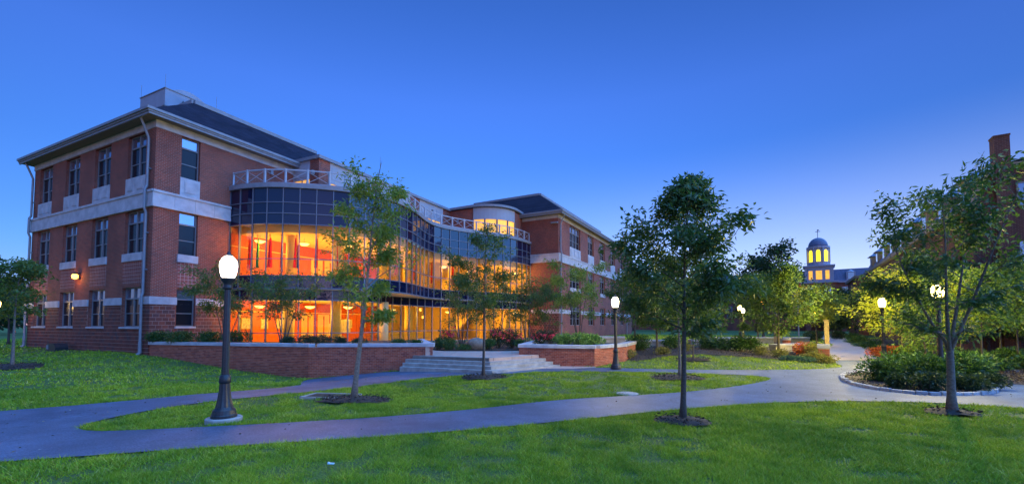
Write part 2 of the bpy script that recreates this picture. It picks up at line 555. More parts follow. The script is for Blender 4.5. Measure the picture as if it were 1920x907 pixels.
_K = _tps(((CP[:, None, :2] - CP[None, :, :2]) ** 2).sum(-1)) + np.eye(_n) * 1.5
_P = np.hstack([np.ones((_n, 1)), CP[:, :2]])
_A = np.vstack([np.hstack([_K, _P]), np.hstack([_P.T, np.zeros((3, 3))])])
_S = np.linalg.solve(_A, np.concatenate([CP[:, 2], np.zeros(3)]))
def gz(x, y):
    x = np.asarray(x, float); y = np.asarray(y, float)
    sh = x.shape
    p = np.stack([x.ravel(), y.ravel()], 1)
    z = _tps(((p[:, None, :] - CP[None, :, :2]) ** 2).sum(-1)) @ _S[:_n] + _S[_n] + p @ _S[_n + 1:]
    d = np.hypot(p[:, 0] - 5, p[:, 1] - 25)
    k = np.clip((d - 55) / 40, 0, 1)
    z = np.clip(z, -.6, 1.2) * (1 - k) + .5 * k
    return z.reshape(sh)
def g1(x, y): return float(gz(np.array([x]), np.array([y]))[0])

xs = np.unique(np.concatenate([np.linspace(-600, -70, 14), np.arange(-70, -36, 2), np.arange(-36, 48, .45), np.arange(48, 110, 2), np.linspace(110, 700, 14)]))
ys = np.unique(np.concatenate([np.linspace(-200, -6, 6), np.arange(-6, 62, .45), np.arange(62, 130, 2), np.linspace(130, 900, 16)]))
GX, GY = np.meshgrid(xs, ys)
GZ = gz(GX, GY)
me = bpy.data.meshes.new('ground')
nx, ny = len(xs), len(ys)
idx = np.arange(nx * ny).reshape(ny, nx)
fq = np.stack([idx[:-1, :-1], idx[:-1, 1:], idx[1:, 1:], idx[1:, :-1]], -1).reshape(-1, 4)
me.from_pydata(np.stack([GX, GY, GZ], -1).reshape(-1, 3).tolist(), [], fq.tolist())
tag(link('ground', me, M_['lawn_ground'], smooth=True), kind='structure')

def sheet(name, poly, holes=(), dz=.02, mat='asphalt', res=.6, zfun=None, kind='structure', thick=0):
    poly = [tuple(p) for p in poly]
    vs, es = [], []
    for ring in [poly] + [list(h) for h in holes]:
        s = len(vs)
        vs += [Vector(p) for p in ring]
        es += [(s + i, s + (i + 1) % len(ring)) for i in range(len(ring))]
    pa = np.array(poly)
    gx, gy = np.meshgrid(np.arange(pa[:, 0].min(), pa[:, 0].max(), res), np.arange(pa[:, 1].min(), pa[:, 1].max(), res))
    gx, gy = gx.ravel(), gy.ravel()
    ok = inside(poly, gx, gy)
    for h in holes: ok &= ~inside(h, gx, gy)
    vs += [Vector((a, b)) for a, b in zip(gx[ok], gy[ok])]
    v, e_, f, *_ = geometry.delaunay_2d_cdt(vs, es, [], 0, 1e-4)
    va = np.array([(p.x, p.y) for p in v])
    fa = [list(t) for t in f]
    c = np.array([va[t].mean(0) for t in fa])
    ok = inside(poly, c[:, 0], c[:, 1])
    for h in holes: ok &= ~inside(h, c[:, 0], c[:, 1])
    z = (gz(va[:, 0], va[:, 1]) if zfun is None else zfun(va[:, 0], va[:, 1])) + dz
    m = bpy.data.meshes.new(name)
    m.from_pydata([(a, b, d) for (a, b), d in zip(va, z)], [], [t for t, k in zip(fa, ok) if k])
    m.update()
    o = link(name, m, M_[mat], smooth=True)
    if kind: o['kind'] = kind
    return o

near_edge = [(-40, 3.2), (-18, 5.2), (-7.85, 6.4), (-6.52, 6.69), (-5.53, 6.95), (-4.47, 7.26), (-3.32, 7.64), (-2.05, 8.1), (-.63, 8.74), (1.03, 9.5), (2.74, 10.27), (4.36, 10.91), (6.45, 11.56), (8.58, 11.8), (10.37, 11.56), (11.39, 11.19), (12.31, 10.58), (14, 8.8), (20, 3)]
far_edge = [(24, 5), (17.5, 11.5), (19.0, 15.2), (26, 17.5), (26, 19.6), (20, 19.4), (18.9, 20.6), (18.3, 22.6), (16.42, 22.4), (15.6, 21.2), (14.9, 19.6), (13.84, 18.9), (12.18, 18.5), (9.92, 18.5), (6.69, 18.9), (3.9, 20.1), (1.5, 20.8), (-.85, 18.35), (-4.9, 20.6), (-9.4, 20.45), (-8.9, 18.4), (-7.83, 16.32), (-9.42, 13.86), (-10.65, 11.56), (-12.6, 9.87), (-18, 8.4), (-40, 6.0)]
island = smooth_poly([(-8.8, 8.87), (-8.01, 8.29), (-6.67, 8.37), (-5.33, 8.65), (-3.62, 9.34), (-1.41, 10.58), (1.35, 12.38), (3.77, 12.93), (5.58, 13.53), (7.84, 14.67), (9.6, 16.02), (9.6, 16.9), (7.37, 17.65), (4.39, 18.6), (1.7, 19.3), (.3, 18.6), (-.83, 17.95), (-2.2, 18.0), (-3.9, 17.3), (-5.85, 15.05), (-7.23, 13.4), (-8.29, 11.9), (-8.78, 10.4)], 2)
asphalt = smooth_poly(near_edge, 1, False) + smooth_poly(far_edge, 1, False)
bed = smooth_poly([(11.4, 14.9), (11.1, 13.76), (11.45, 12.85), (12.2, 12.35), (13.7, 12.5), (14.77, 13.4), (15.2, 15.0), (15.0, 17.0), (13.9, 17.6), (12.4, 16.6)], 2)
sheet('asphalt_path', asphalt, [island], .022, 'asphalt')
walk = [(16.45, 22.42), (18.35, 22.62), (21.25, 24.92), (27.37, 33.75), (38.89, 50.58), (52, 70), (49.5, 71.5), (36.4, 51.5), (26.0, 35.4), (20.6, 28.7)]
sheet('concrete_walkway', walk, [], .03, 'walk_paving')
# pale apron of paving beside the steps
sheet('paved_apron', [(1.5, 20.72), (2.6, 20.95), (3.9, 20.45), (3.85, 20.05), (2.7, 19.9), (1.1, 20.1)], [], .034, 'walk_paving')

# planting beds (mulch) draped over the ground
mulch_polys = []
def mulch(name, poly, dz=.03, hump=0.0, kind='structure', nosmooth=False):
    p = poly if nosmooth else smooth_poly(poly, 2)
    c = np.array(p).mean(0); rr = np.hypot(*(np.array(p) - c).T).mean()
    mulch_polys.append(p)
    zf = (lambda x, y: gz(x, y) + hump * np.clip(1 - ((x - c[0]) ** 2 + (y - c[1]) ** 2) / rr ** 2, 0, 1)) if hump else None
    return sheet(name, p, [], dz, 'soil', .25 if hump else .5, zf, kind)
def ring(cx, cy, rx, ry, n=18, seed=0):
    rd = random.Random(seed)
    return [(cx + rx * math.cos(2 * math.pi * k / n) * rd.uniform(.82, 1.12), cy + ry * math.sin(2 * math.pi * k / n) * rd.uniform(.82, 1.12)) for k in range(n)]
mulch('mulch_bed', bed, .05, .12, nosmooth=True)
mulch('mulch_bed', [(5.9, 21.8), (7.2, 22.8), (8.6, 23.9), (10.2, 24.5), (12, 23.6), (14, 21.9), (15.4, 21.0), (16.3, 22.3), (17, 23.6), (20, 28.6), (16, 32), (8, 32), (6, 27)], .035)
mulch('mulch_bed', [(18.6, 23), (18.9, 21.3), (20.4, 20.0), (26, 20.4), (40, 20), (46, 44), (40, 51), (30.5, 37.4), (24.1, 28.2), (21.6, 24.8)], .035)
mulch('mulch_bed', [(15.8, 15.2), (17.6, 12.2), (18.8, 15.3), (25, 17.2), (25, 17.4), (18, 17.6), (15.9, 17.2)], .03)

# ------------------------------------------------------------------ academic building (local axes u, v)
AX = R(26.061)
C1 = (-19.309, 23.2)
bld = empty('academic_building', (C1[0], C1[1], 0), math.pi / 2 - AX, 'red brick academic building with S-curved glass front glowing orange inside', 'building')
U = np.array([math.sin(AX), math.cos(AX)]); V = np.array([-math.cos(AX), math.sin(AX)])
def BW(u, v): p = np.array(C1) + U * u + V * v; return float(p[0]), float(p[1])

def frame(o, xa, inward):
    o, xa, inward = Vector(o), Vector(xa), Vector(inward)
    M = Matrix.Identity(4)
    for r_ in range(3):
        M[r_][0], M[r_][1], M[r_][2], M[r_][3] = xa[r_], inward[r_], (0, 0, 1)[r_], o[r_]
    return M
a2 = R(28.278) - AX
U2 = Vector((math.cos(a2), -math.sin(a2), 0)); V2 = Vector((math.sin(a2), math.cos(a2), 0))
O2 = Vector((28.95, -12.55, 0))
F_LEFT = frame((0, 0, 0), (0, 1, 0), (1, 0, 0))
F_RIGHT = frame((0, 0, 0), (1, 0, 0), (0, 1, 0))
F_RW = frame(O2, U2, V2)
F_RWL = frame(O2, V2, U2)

def wall_sheet(mb, x0, x1, z0, z1, ops, depth=.28):
    X = sorted({x0, x1, *[o[0] for o in ops], *[o[1] for o in ops]})
    Z = sorted({z0, z1, *[o[2] for o in ops], *[o[3] for o in ops]})
    for a, b in zip(X, X[1:]):
        for c, d in zip(Z, Z[1:]):
            mx, mz = (a + b) / 2, (c + d) / 2
            if any(o[0] < mx < o[1] and o[2] < mz < o[3] for o in ops): continue
            mb.poly([(a, 0, c), (b, 0, c), (b, 0, d), (a, 0, d)])
    for a, b, c, d in ops:
        mb.poly([(a, 0, c), (a, 0, d), (a, depth, d), (a, depth, c)])
        mb.poly([(b, 0, c), (b, depth, c), (b, depth, d), (b, 0, d)])
        mb.poly([(a, 0, c), (a, depth, c), (b, depth, c), (b, 0, c)])
        mb.poly([(a, 0, d), (b, 0, d), (b, depth, d), (a, depth, d)])

def window(M, x0, x1, z0, z1, cols, transom, meet=True, y=.16):
    """frame mesh with panes as children; upper lights above the transom, double-hung sashes below"""
    mb = MB(M)
    fw = .055
    mb.box(x0, x0 + fw, y, y + .09, z0, z1); mb.box(x1 - fw, x1, y, y + .09, z0, z1)
    mb.box(x0 + fw, x1 - fw, y, y + .09, z0, z0 + fw); mb.box(x0 + fw, x1 - fw, y, y + .09, z1 - fw, z1)
    mb.box(x0 + fw, x1 - fw, y - .01, y + .09, transom - .04, transom + .04)
    cw = (x1 - x0) / cols
    for k in range(1, cols):
        xm = x0 + cw * k
        mb.box(xm - .05, xm + .05, y - .015, y + .095, z0 + .002, z1 - .002)
    zm = z0 + (transom - z0) * .48
    for k in range(cols):
        mb.box(x0 + cw * k + .05, x0 + cw * (k + 1) - .05, y + .03, y + .085, zm - .025, zm + .025)
    f = mb.build('window', M_['window_frame'], bld)
    for k in range(cols):
        a, b = x0 + cw * k + .045, x0 + cw * (k + 1) - .045
        for (c, d, mt, yy) in ((transom + .03, z1 - .045, 'sash_clear', .05), (zm + .02, transom - .03, 'sash_screen', .045), (z0 + .045, zm - .02, 'sash_screen', .065)):
            p = MB(M); p.box(a, b, y + yy, y + yy + .012, c, d); p.build('pane', M_[mt], f)
    return f

def spandrel_panel(M, x0, x1, z0, z1, n):
    mb = MB(M)
    mb.box(x0, x1, -.03, .1, z0, z1)
    w_ = (x1 - x0) / n
    for k in range(n):
        a, b = x0 + w_ * k + w_ * .2, x0 + w_ * (k + 1) - w_ * .2
        mb.box(a, b, -.05, -.028, z0 + .2, z1 - .16)
        mb.box(a + .05, b - .05, -.062, -.048, z0 + .25, z1 - .21)
    return mb.build('spandrel_panel', M_['limestone'], bld)

ZB0, ZB1 = 8.45, 9.35      # stone band between second and third storey
ZL0, ZL1 = 3.16, 3.57      # stone belt of the ground storey
ZE = 13.2
# --- left wing: left face
lw = [(.98 + 3.96 * k, 2.98 + 3.96 * k) for k in range(4)]
ops = []
for a, b in lw:
    ops += [(a, b, 1.94, 4.12), (a, b, 6.02, 8.42), (a, b, 10.30, 12.74)]
mb = MB(F_LEFT); wall_sheet(mb, 0, 15.75, -.3, ZE, ops); mb.build('wall', M_['brick'], bld)
for a, b in lw:
    window(F_LEFT, a, b, 1.94, 4.12, 2, 3.5)
    window(F_LEFT, a, b, 6.02, 8.42, 2, 7.75)
    window(F_LEFT, a, b, 10.30, 12.74, 2, 12.07)
    spandrel_panel(F_LEFT, a - .05, b + .05, ZB1 + .003, 10.3, 2)
    mb = MB(F_LEFT); mb.box(a - .06, b + .06, -.07, .17, 5.57, 6.02); mb.build('sill', M_['limestone'], bld, bevel=.015)
    mb = MB(F_LEFT); mb.box(a - .05, b + .05, -.08, .17, 1.83, 1.94); mb.build('sill', M_['limestone'], bld, bevel=.01)
    mb = MB(F_LEFT); mb.box(a, b, -.012, .05, 4.30, 5.55); mb.build('block_panel', M_['block_panel'], bld)
# --- left wing: right face
rop = [(1.25, 2.22, 1.96, 4.08), (1.25, 2.22, 6.0, 8.42), (1.25, 2.22, 10.4, 12.76)]
mb = MB(F_RIGHT); wall_sheet(mb, 0, 8.5, -.6, ZE, rop); mb.build('wall', M_['brick'], bld)
for (a, b, c, d), tr in zip(rop, (3.49, 7.75, 12.15)): window(F_RIGHT, a, b, c, d, 1, tr)
spandrel_panel(F_RIGHT, 1.22, 2.25, ZB1 + .003, 10.4, 1)
mb = MB(F_RIGHT); mb.box(1.2, 2.27, -.07, .17, 5.57, 6.0); mb.build('sill', M_['limestone'], bld, bevel=.015)
mb = MB(F_RIGHT); mb.box(1.2, 2.27, -.07, .17, 1.85, 1.96); mb.build('sill', M_['limestone'], bld, bevel=.01)
mb = MB(F_RIGHT); mb.box(1.25, 2.22, -.012, .05, 4.12, 5.55); mb.build('block_panel', M_['block_panel'], bld)
# stone bands, cut into stones with fine joints
def band(M, x0, x1, z0, z1, proud, step, gaps=(), name='stone_band', lip=0.0):
    x = x0
    while x < x1 - .05:
        e_ = min(x + step, x1)
        segs = [(x, e_)]
        for ga, gb in gaps:
            segs = [s for a, b in segs for s in (((a, min(b, ga)),) if b <= gb else ((a, ga), (gb, b)) if a < ga else ((max(a, gb), b),)) if s[1] - s[0] > .03]
        for a, b in segs:
            mb = MB(M)
            mb.box(a + .004, b - .004, -proud, .05, z0, z1)
            if lip:
                mb.box(a + .004, b - .004, -proud - lip, .04, z1 - .1, z1 + .03)
                mb.box(a + .004, b - .004, -proud - lip * .6, .04, z0 - .02, z0 + .16)
            mb.build(name, M_['limestone'], bld)
        x = e_
g1f = [(a, b) for a, b in lw]
band(F_LEFT, -.1, 15.8, ZB0, ZB1 - .03, .10, 2.2, (), lip=.05)
band(F_RIGHT, -.10, 4.03, ZB0 + .0012, ZB1 - .0312, .101, 1.05, (), lip=.051)
band(F_LEFT, -.07, 15.8, ZL0, ZL1, .07, 1.4, g1f)
band(F_RIGHT, -.07, 4.03, ZL0 + .0012, ZL1 + .0012, .071, .93, [(1.25, 2.22)])
band(F_LEFT, -.04, 15.8, 12.78, 13.19, .04, 3.3)
band(F_RIGHT, -.04, 8.4, 12.7812, 13.191, .041, 1.9)

def block_field(M, x0, x1, z0, z1, bw, bh, gap, proud, ops, name, mat, stagger=True, seed=1, back=True):
    """many real blocks in one mesh"""
    rd = random.Random(seed)
    mb = MB(M)
    r_ = 0
    z = z0
    while z < z1 - .02:
        zt = min(z + bh - gap, z1)
        x = x0 - (bw / 2 if stagger and r_ % 2 else 0)
        while x < x1:
            a, b = max(x, x0), min(x + bw - gap, x1)
            cuts = [(a, b)]
            for oa, ob, oc, od in ops:
                if zt > oc + .01 and z < od - .01:
                    cuts = [s for (p, q) in cuts for s in ((p, min(q, oa)), (max(p, ob), q)) if s[1] - s[0] > .02]
            for p, q in cuts:
                pr = proud + rd.uniform(-.003, .004)
                mb.box(p, q, -pr, .02, z, zt)
            x += bw
        z += bh; r_ += 1
    o = mb.build(name, M_[mat], bld)
    o['kind'] = 'stuff'
    bedm = MB(M @ Matrix.Translation((0, -.004, 0)))
    wall_sheet(bedm, x0, x1, z0, z1, ops, .02)
    bedm.build('mortar_bed', M_['mortar'], bld)
    return o
block_field(F_LEFT, -.012, 15.74, -.2, ZL0 - .01, .30, .205, .02, .014, [(a - .06, b + .06, 1.82, 3.2) for a, b in lw], 'base_blocks', 'block', seed=3)
block_field(F_RIGHT, .004, 4.0, -.2, ZL0 - .01, .30, .205, .022, .014, [(1.2, 2.27, 1.84, 3.2)], 'base_blocks', 'block', seed=4)

# --- roofs, eaves, gutters
def hip_roof(M, x0, x1, y0, y1, inset, ze, zr, name='roof'):
    mb = MB(M)
    a = [(x0, y0, ze), (x1, y0, ze), (x1, y1, ze), (x0, y1, ze)]
    b = [(x0 + inset, y0 + inset, zr), (x1 - inset, y0 + inset, zr), (x1 - inset, y1 - inset, zr), (x0 + inset, y1 - inset, zr)]
    for k in range(4):
        j = (k + 1) % 4
        mb.poly([a[k], a[j], b[j], b[k]])
    mb.poly(b)
    r_ = mb.build(name, M_['shingle'], bld)
    mb = MB(M)
    for k in range(4):
        j = (k + 1) % 4
        mb.bar(Vector(b[k]) + Vector((0, 0, .06)), Vector(b[j]) + Vector((0, 0, .06)), .3, .26)
    mb.build('ridge_cap', M_['white_metal'], r_)
    return r_
def eave(M, x0, x1, y0, y1, ze, sides):
    """soffit board, fascia and gutter along chosen sides of a rectangle"""
    mb = MB(M); mb.box(x0 + .02, x1 - .02, y0 + .02, y1 - .02, ze - .1, ze - .02); mb.build('soffit', M_['soffit'], bld)
    for s in sides:
        mb = MB(M)
        if s == 'x0': p, q, off = (x0, y0, 0), (x0, y1, 0), (-1, 0)
        if s == 'y0': p, q, off = (x0, y0, 0), (x1, y0, 0), (0, -1)
        for d, za, zb in ((.00, ze - .16, ze + .05), (.05, ze - .04, ze + .13), (.12, ze + .05, ze + .19)):
            if s == 'x0': mb.box(x0 - d - .06, x0 - d + .02, y0 - d - .06, y1, za, zb)
            else: mb.box(x0 - d + .021, x1, y0 - d - .06, y0 - d + .02, za, zb)
        mb.build('gutter', M_['white_metal'], bld)
hip_roof(F_RIGHT, -.62, 17.5, -.62, 16.4, 4.3, 13.42, 16.65)
eave(F_RIGHT, -.6, 8.5, -.6, 16.3, 13.3, ('x0', 'y0'))
def downspout(M, x, y, zt, zb, reach):
    mb = MB(M)
    mb.tube([(x, -reach, zt), (x, -reach + .05, zt - .25), (x, -.22, zt - .95), (x, -.15, zt - 1.15), (x, -.15, ZB1 + .2)], .062, 8)
    mb.tube([(x, -.15, ZB1 + .22), (x, -.24, ZB1 + .02), (x, -.24, ZB0 - .1), (x, -.15, ZB0 - .35), (x, -.15, ZL1 + .2), (x, -.2, ZL1), (x, -.18, zb + .7)], .066, 8)
    mb.tube([(x, -.18, zb + .75), (x, -.18, zb + .15), (x, -.33, zb + .03)], .085, 8)
    for z in (10.5, 7.0, 5.0):
        mb.box(x - .09, x + .09, -.16, -.01, z, z + .05)
    return mb.build('downspout', M_['white_metal'], bld, smooth=False)
downspout(F_LEFT, .42, 0, 13.32, .42, .55)
downspout(F_LEFT, 15.55, 0, 13.32, .5, .55)

# rooftop plant
def rooftop():
    mb = MB(); mb.box(3.1, 7.0, 6.0, 9.2, 15.9, 18.0); u_ = mb.build('rooftop_unit', M_['roof_unit'], bld)
    mb = MB()
    for z in (16.75, 17.95): mb.box(3.06, 7.04, 5.96, 9.24, z, z + .06)
    for k in range(5): mb.box(5.3, 6.8, 5.95, 6.01, 16.95 + .17 * k, 17.03 + .17 * k)
    mb.build('seam', M_['white_metal'], u_)
    mb = MB()
    n = 14
    top = [(3.5 + 2.7 * k / n, 18.02 + .62 * math.sin(math.pi * k / n) ** .8) for k in range(n + 1)]
    for y_ in (6.6,):
        mb.M = None
        a = [(x, 6.6, z) for x, z in top]; b = [(x, 8.8, z) for x, z in top]
        for k in range(n): mb.poly([a[k], a[k + 1], b[k + 1], b[k]])
        mb.poly(a); mb.poly(b)
    mb.build('curved_hood', M_['roof_unit'], u_, smooth=False)
    for x, y_ in ((3.1, 9.1), (3.1, 6.0), (6.4, 6.05)):
        mb = MB(); mb.tube([(x, y_, 17.9), (x, y_, 18.9)], .012, 5); mb.build('lightning_rod', M_['white_metal'], u_)
    mb = MB()
    for k, (x, z0, z1) in enumerate(((3.9, 16.8, 17.5), (4.15, 16.4, 17.6), (4.6, 16.7, 17.3), (4.9, 16.9, 17.5), (5.1, 16.8, 17.5))):
        mb.tube([(x, 5.9, z0), (x + .25, 5.9, z1)], .03, 5)
    mb.tube([(3.9, 5.9, 17.0), (5.3, 5.9, 17.35)], .03, 5)
    mb.box(5.0, 5.9, 4.9, 5.4, 16.7, 17.05)
    mb.build('pipework', M_['black_iron'], u_)
rooftop()

# --- the S-curved glass front
ctrl = [(4.06, .02), (4.1, -.98), (4.3, -1.96), (4.65, -2.95), (5.15, -3.8), (5.8, -4.67), (6.5, -5.5), (7.35, -6.3), (8.6, -7.0), (10.4, -7.4), (12.2, -7.2), (14.05, -6.6), (15.8, -5.95), (17.5, -5.6), (19.1, -5.85), (20.66, -6.5), (21.9, -7.18), (23.16, -7.86), (24.2, -8.5), (25.1, -8.9), (26.3, -9.2), (27.8, -9.4), (29.05, -9.4)]
def catmull(P, per=12):
    P = [np.array(p, float) for p in P]
    P = [2 * P[0] - P[1]] + P + [2 * P[-1] - P[-2]]
    out = []
    for i in range(1, len(P) - 2):
        for k in range(per):
            t = k / per
            a, b, c, d = P[i - 1], P[i], P[i + 1], P[i + 2]
            out.append(.5 * ((2 * b) + (-a + c) * t + (2 * a - 5 * b + 4 * c - d) * t * t + (-a + 3 * b - 3 * c + d) * t ** 3))
    out.append(P[-2])
    return np.array(out)
def resample(c, n):
    d = np.concatenate([[0], np.cumsum(np.hypot(*np.diff(c, axis=0).T))])
    s = np.linspace(0, d[-1], n + 1)
    return np.stack([np.interp(s, d, c[:, 0]), np.interp(s, d, c[:, 1])], 1), d[-1]
dense = catmull(ctrl)
up_curve, L_up = resample(dense, 32)
def offset(c, off):
    t = np.gradient(c, axis=0); t /= np.hypot(t[:, 0], t[:, 1])[:, None]
    nrm = np.stack([-t[:, 1], t[:, 0]], 1)     # to the inside (towards +v)
    o = off(c[:, 0]) if callable(off) else off
    return c + nrm * (o[:, None] if hasattr(o, '__len__') else o)
def low_off(u): return .12 + 1.75 * np.exp(-((u - 12.6) / 3.2) ** 2)
low_dense = offset(dense, low_off)
low_curve, L_lo = resample(low_dense, 32)

def prism_region(name, curve, back, z0, z1, mat, parent):
    mb = MB()
    mb.prism([tuple(p) for p in curve] + back, z0, z1)
    return mb.build(name, M_[mat], parent)
BACK = [(29.0, .3), (4.2, .3)]
in_up = offset(dense, .14); in_lo = offset(low_dense, .14)
prism_region('ground_floor', in_lo[::3], BACK, .3, .66, 'floor_tile', bld)
prism_region('floor_slab', in_up[::3], BACK, 4.3, 4.95, 'ceiling', bld)
prism_region('ground_ceiling', in_lo[::3], BACK, 3.62, 3.8, 'ceiling', bld)
prism_region('upper_ceiling', offset(dense, .55)[::3], BACK, 7.74, 8.3, 'ceiling', bld)
prism_region('terrace_deck', offset(dense, .1)[::3], [(29.2, -2.0), (4.2, -.0)], 10.2, 10.5, 'panel_grey', bld)
prism_region('coping', offset(dense, -.14)[::3], [tuple(p) for p in offset(dense, .35)[::3][::-1]], 10.36, 10.64, 'white_metal', bld)
prism_region('overhang_soffit', offset(dense, .02)[::3], [tuple(p) for p in offset(low_dense, .3)[::3][::-1]], 4.18, 4.28, 'ceiling', bld)

def curtain(curve, rows, name_label):
    """rows: (z0, z1, glass material). One mullion per joint, one pane per bay and row"""
    cw = MB()
    zs = sorted({z for r_ in rows for z in r_[:2]})
    for z in zs[:1]:
        for a, b in zip(curve, curve[1:]):
            cw.bar((*a, z), (*b, z), .11, .09)
    root = cw.build('curtain_wall', M_['mullion'], bld)
    if name_label: root['label'] = name_label
    for z in zs[1:]:
        mb = MB()
        for a, b in zip(curve, curve[1:]):
            mb.bar((*a, z), (*b, z), .10, .05)
        mb.build('transom', M_['mullion'], root)
    for p, q in zip(curve, np.vstack([curve[1:], 2 * curve[-1] - curve[-2]])):
        d = (q - p) / np.hypot(*(q - p))
        mb = MB(frame((p[0], p[1], 0), (d[0], d[1], 0), (-d[1], d[0], 0)))
        mb.box(-.024, .024, -.06, .09, zs[0], zs[-1])
        mb.build('mullion', M_['mullion'], root)
    rd = random.Random(7)
    for p, q in zip(curve, curve[1:]):
        ln = np.hypot(*(q - p)); d = (q - p) / ln
        for z0, z1, mt in rows:
            tilt = rd.uniform(-.004, .004)
            mb = MB(frame((p[0], p[1], 0), (d[0], d[1], 0), (-d[1], d[0], 0)))
            x0, x1, y = .028, ln - .028, .0
            i = [mb.pt(c) for c in ((x0, y - tilt, z0 + .025), (x1, y + tilt, z0 + .025), (x1, y + tilt, z1 - .025), (x0, y - tilt, z1 - .025), (x0, y + .012 - tilt, z0 + .025), (x1, y + .012 + tilt, z0 + .025), (x1, y + .012 + tilt, z1 - .025), (x0, y + .012 - tilt, z1 - .025))]
            for f in ((0, 1, 2, 3), (4, 7, 6, 5), (0, 4, 5, 1), (1, 5, 6, 2), (2, 6, 7, 3), (3, 7, 4, 0)): mb.f.append([i[k] for k in f])
            mb.build('pane', M_[mt], root)
    return root
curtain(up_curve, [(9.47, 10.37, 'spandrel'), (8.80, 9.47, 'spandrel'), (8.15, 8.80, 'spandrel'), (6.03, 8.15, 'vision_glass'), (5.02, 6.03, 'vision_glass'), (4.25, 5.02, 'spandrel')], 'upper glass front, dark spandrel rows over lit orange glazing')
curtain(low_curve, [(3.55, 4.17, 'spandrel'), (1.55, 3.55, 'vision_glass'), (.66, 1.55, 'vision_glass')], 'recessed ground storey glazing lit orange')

# interior behind the glass: panelled back wall, pale end wall, columns
for zf, zc, zb in ((.66, 3.62, 2.9), (4.95, 7.75, 6.95)):
    u_ = 4.1
    while u_ < 17.9:
        mb = MB(); mb.box(u_ + .012, u_ + 1.138, -.09, -.02, zf, zb - .03); mb.build('wood_panel', M_['wood_panel'], bld)
        u_ += 1.15
    mb = MB(); mb.box(4.1, 17.9, -.085, -.02, zb + .03, zc - .02); mb.build('wall_band', M_['red_band'], bld)
    mb = MB(); mb.box(4.1, 17.9, -.12, -.02, zb - .03, zb + .03); mb.build('trim_rail', M_['plaster'], bld)
    mb = MB(); mb.box(17.9, 29.0, -.3, -.02, zf, zc); mb.build('plaster_wall', M_['plaster'], bld)
    mb = MB(); mb.box(20.5, 20.7, -4.2, -.3, zf, zc); mb.box(24.6, 24.8, -6.0, -.3, zf, zc); mb.build('partition', M_['plaster'], bld)
mb = MB(); mb.box(28.9, 29.1, -9.2, -.3, .66, 7.74); mb.build('end_wall', M_['plaster'], bld)
# yellow-lit doorways in the panelled wall
for u_, zf, zt in ((9.2, .66, 2.8), (10.6, .66, 2.8), (9.9, 4.95, 6.9), (11.1, 4.95, 6.9)):
    mb = MB(); mb.box(u_, u_ + 1.0, -.16, -.1, zf, zt); d_ = mb.build('doorway', M_['plaster'], bld)
    mb = MB(); mb.box(u_ + .46, u_ + .54, -.19, -.158, zf, zt - .1); mb.build('door_stile', M_['wood_panel'], d_)
for k, t in enumerate((.17, .30, .44, .56, .68, .80, .92)):
    p = offset(dense, 1.5)[int(t * (len(dense) - 1))]
    mb = MB(); mb.lathe([(.33, .66), (.33, 3.64)], 20, (p[0], p[1], 0)); mb.build('column', M_['plaster'], bld, smooth=True)
    p = offset(dense, 1.7)[int(t * (len(dense) - 1))]
    mb = MB(); mb.lathe([(.33, 4.94), (.33, 7.76)], 20, (p[0], p[1], 0)); mb.build('column', M_['plaster'], bld, smooth=True)
# stair seen through the right-hand bulge
mb = MB()
for k in range(14): mb.box(21.2 + .27 * k, 21.5 + .27 * k, -3.9, -2.6, 4.95 + .18 * k, 5.12 + .18 * k)
mb.build('stair_flight', M_['ceiling'], bld)
mb = MB()
for k in range(16): mb.box(21.2 + .27 * k, 21.5 + .27 * k, -4.9, -3.6, .66 + .18 * k, .84 + .18 * k)
mb.build('stair_flight', M_['ceiling'], bld)

# terrace railing with crossed braces
rail_c, _L = resample(offset(dense, .12), 24)
mb = MB()
for a, b in zip(rail_c, rail_c[1:]):
    mb.bar((*a, 11.52), (*b, 11.52), .07, .07)
rail = mb.build('terrace_railing', M_['rail_metal'], bld)
mb = MB()
for a, b in zip(rail_c, rail_c[1:]): mb.bar((*a, 10.72), (*b, 10.72), .04, .04)
mb.build('bottom_rail', M_['rail_metal'], rail)
for p in rail_c:
    mb = MB(); mb.box(p[0] - .05, p[0] + .05, p[1] - .05, p[1] + .05, 10.62, 11.58); mb.build('post', M_['rail_metal'], rail)
for a, b in zip(rail_c, rail_c[1:]):
    mb = MB(); mb.bar((*a, 10.75), (*b, 11.48), .022, .022); mb.bar((*a, 11.48), (*b, 10.75), .022, .022); mb.build('cross_brace', M_['rail_metal'], rail)

# --- set-back third storey over the glass front
FC = frame((0, -2.6, 0), (1, 0, 0), (0, 1, 0))
def seg_wall(M, x0, x1, z0, z1, mat, name='upper_wall'):
    mb = MB(M); mb.box(x0, x1, 0, .3, z0, z1); return mb.build(name, M_[mat], bld)
for a, b in ((8.35, 9.3), (12.75, 14.3), (18.05, 19.4), (23.05, 24.3)):
    seg_wall(FC, a, b, 10.5, 13.5, 'brick')
for a, b in ((9.3, 12.75), (14.3, 18.05), (19.4, 23.05)):
    seg_wall(FC, a, b, 12.05, 13.5, 'panel_grey', 'metal_panel')
    n = 3
    w_ = (b - a) / n
    mb = MB(FC)
    for k in range(n):
        mb.box(a + w_ * k + .15, a + w_ * (k + 1) - .15, -.025, 0.01, 12.35, 13.2)
    mb.build('raised_panel', M_['panel_grey'], bld)
    mb = MB(FC)
    for k in range(n + 1): mb.box(a + w_ * k - .04, a + w_ * k + .04, .04, .14, 10.5, 12.05)
    mb.box(a, b, .035, .15, 10.5, 10.72)
    f = mb.build('window', M_['mullion'], bld)
    for k in range(n):
        mb = MB(FC); mb.box(a + w_ * k + .04, a + w_ * (k + 1) - .04, .09, .1, 10.7, 12.05); mb.build('pane', M_['lit_window'], f)
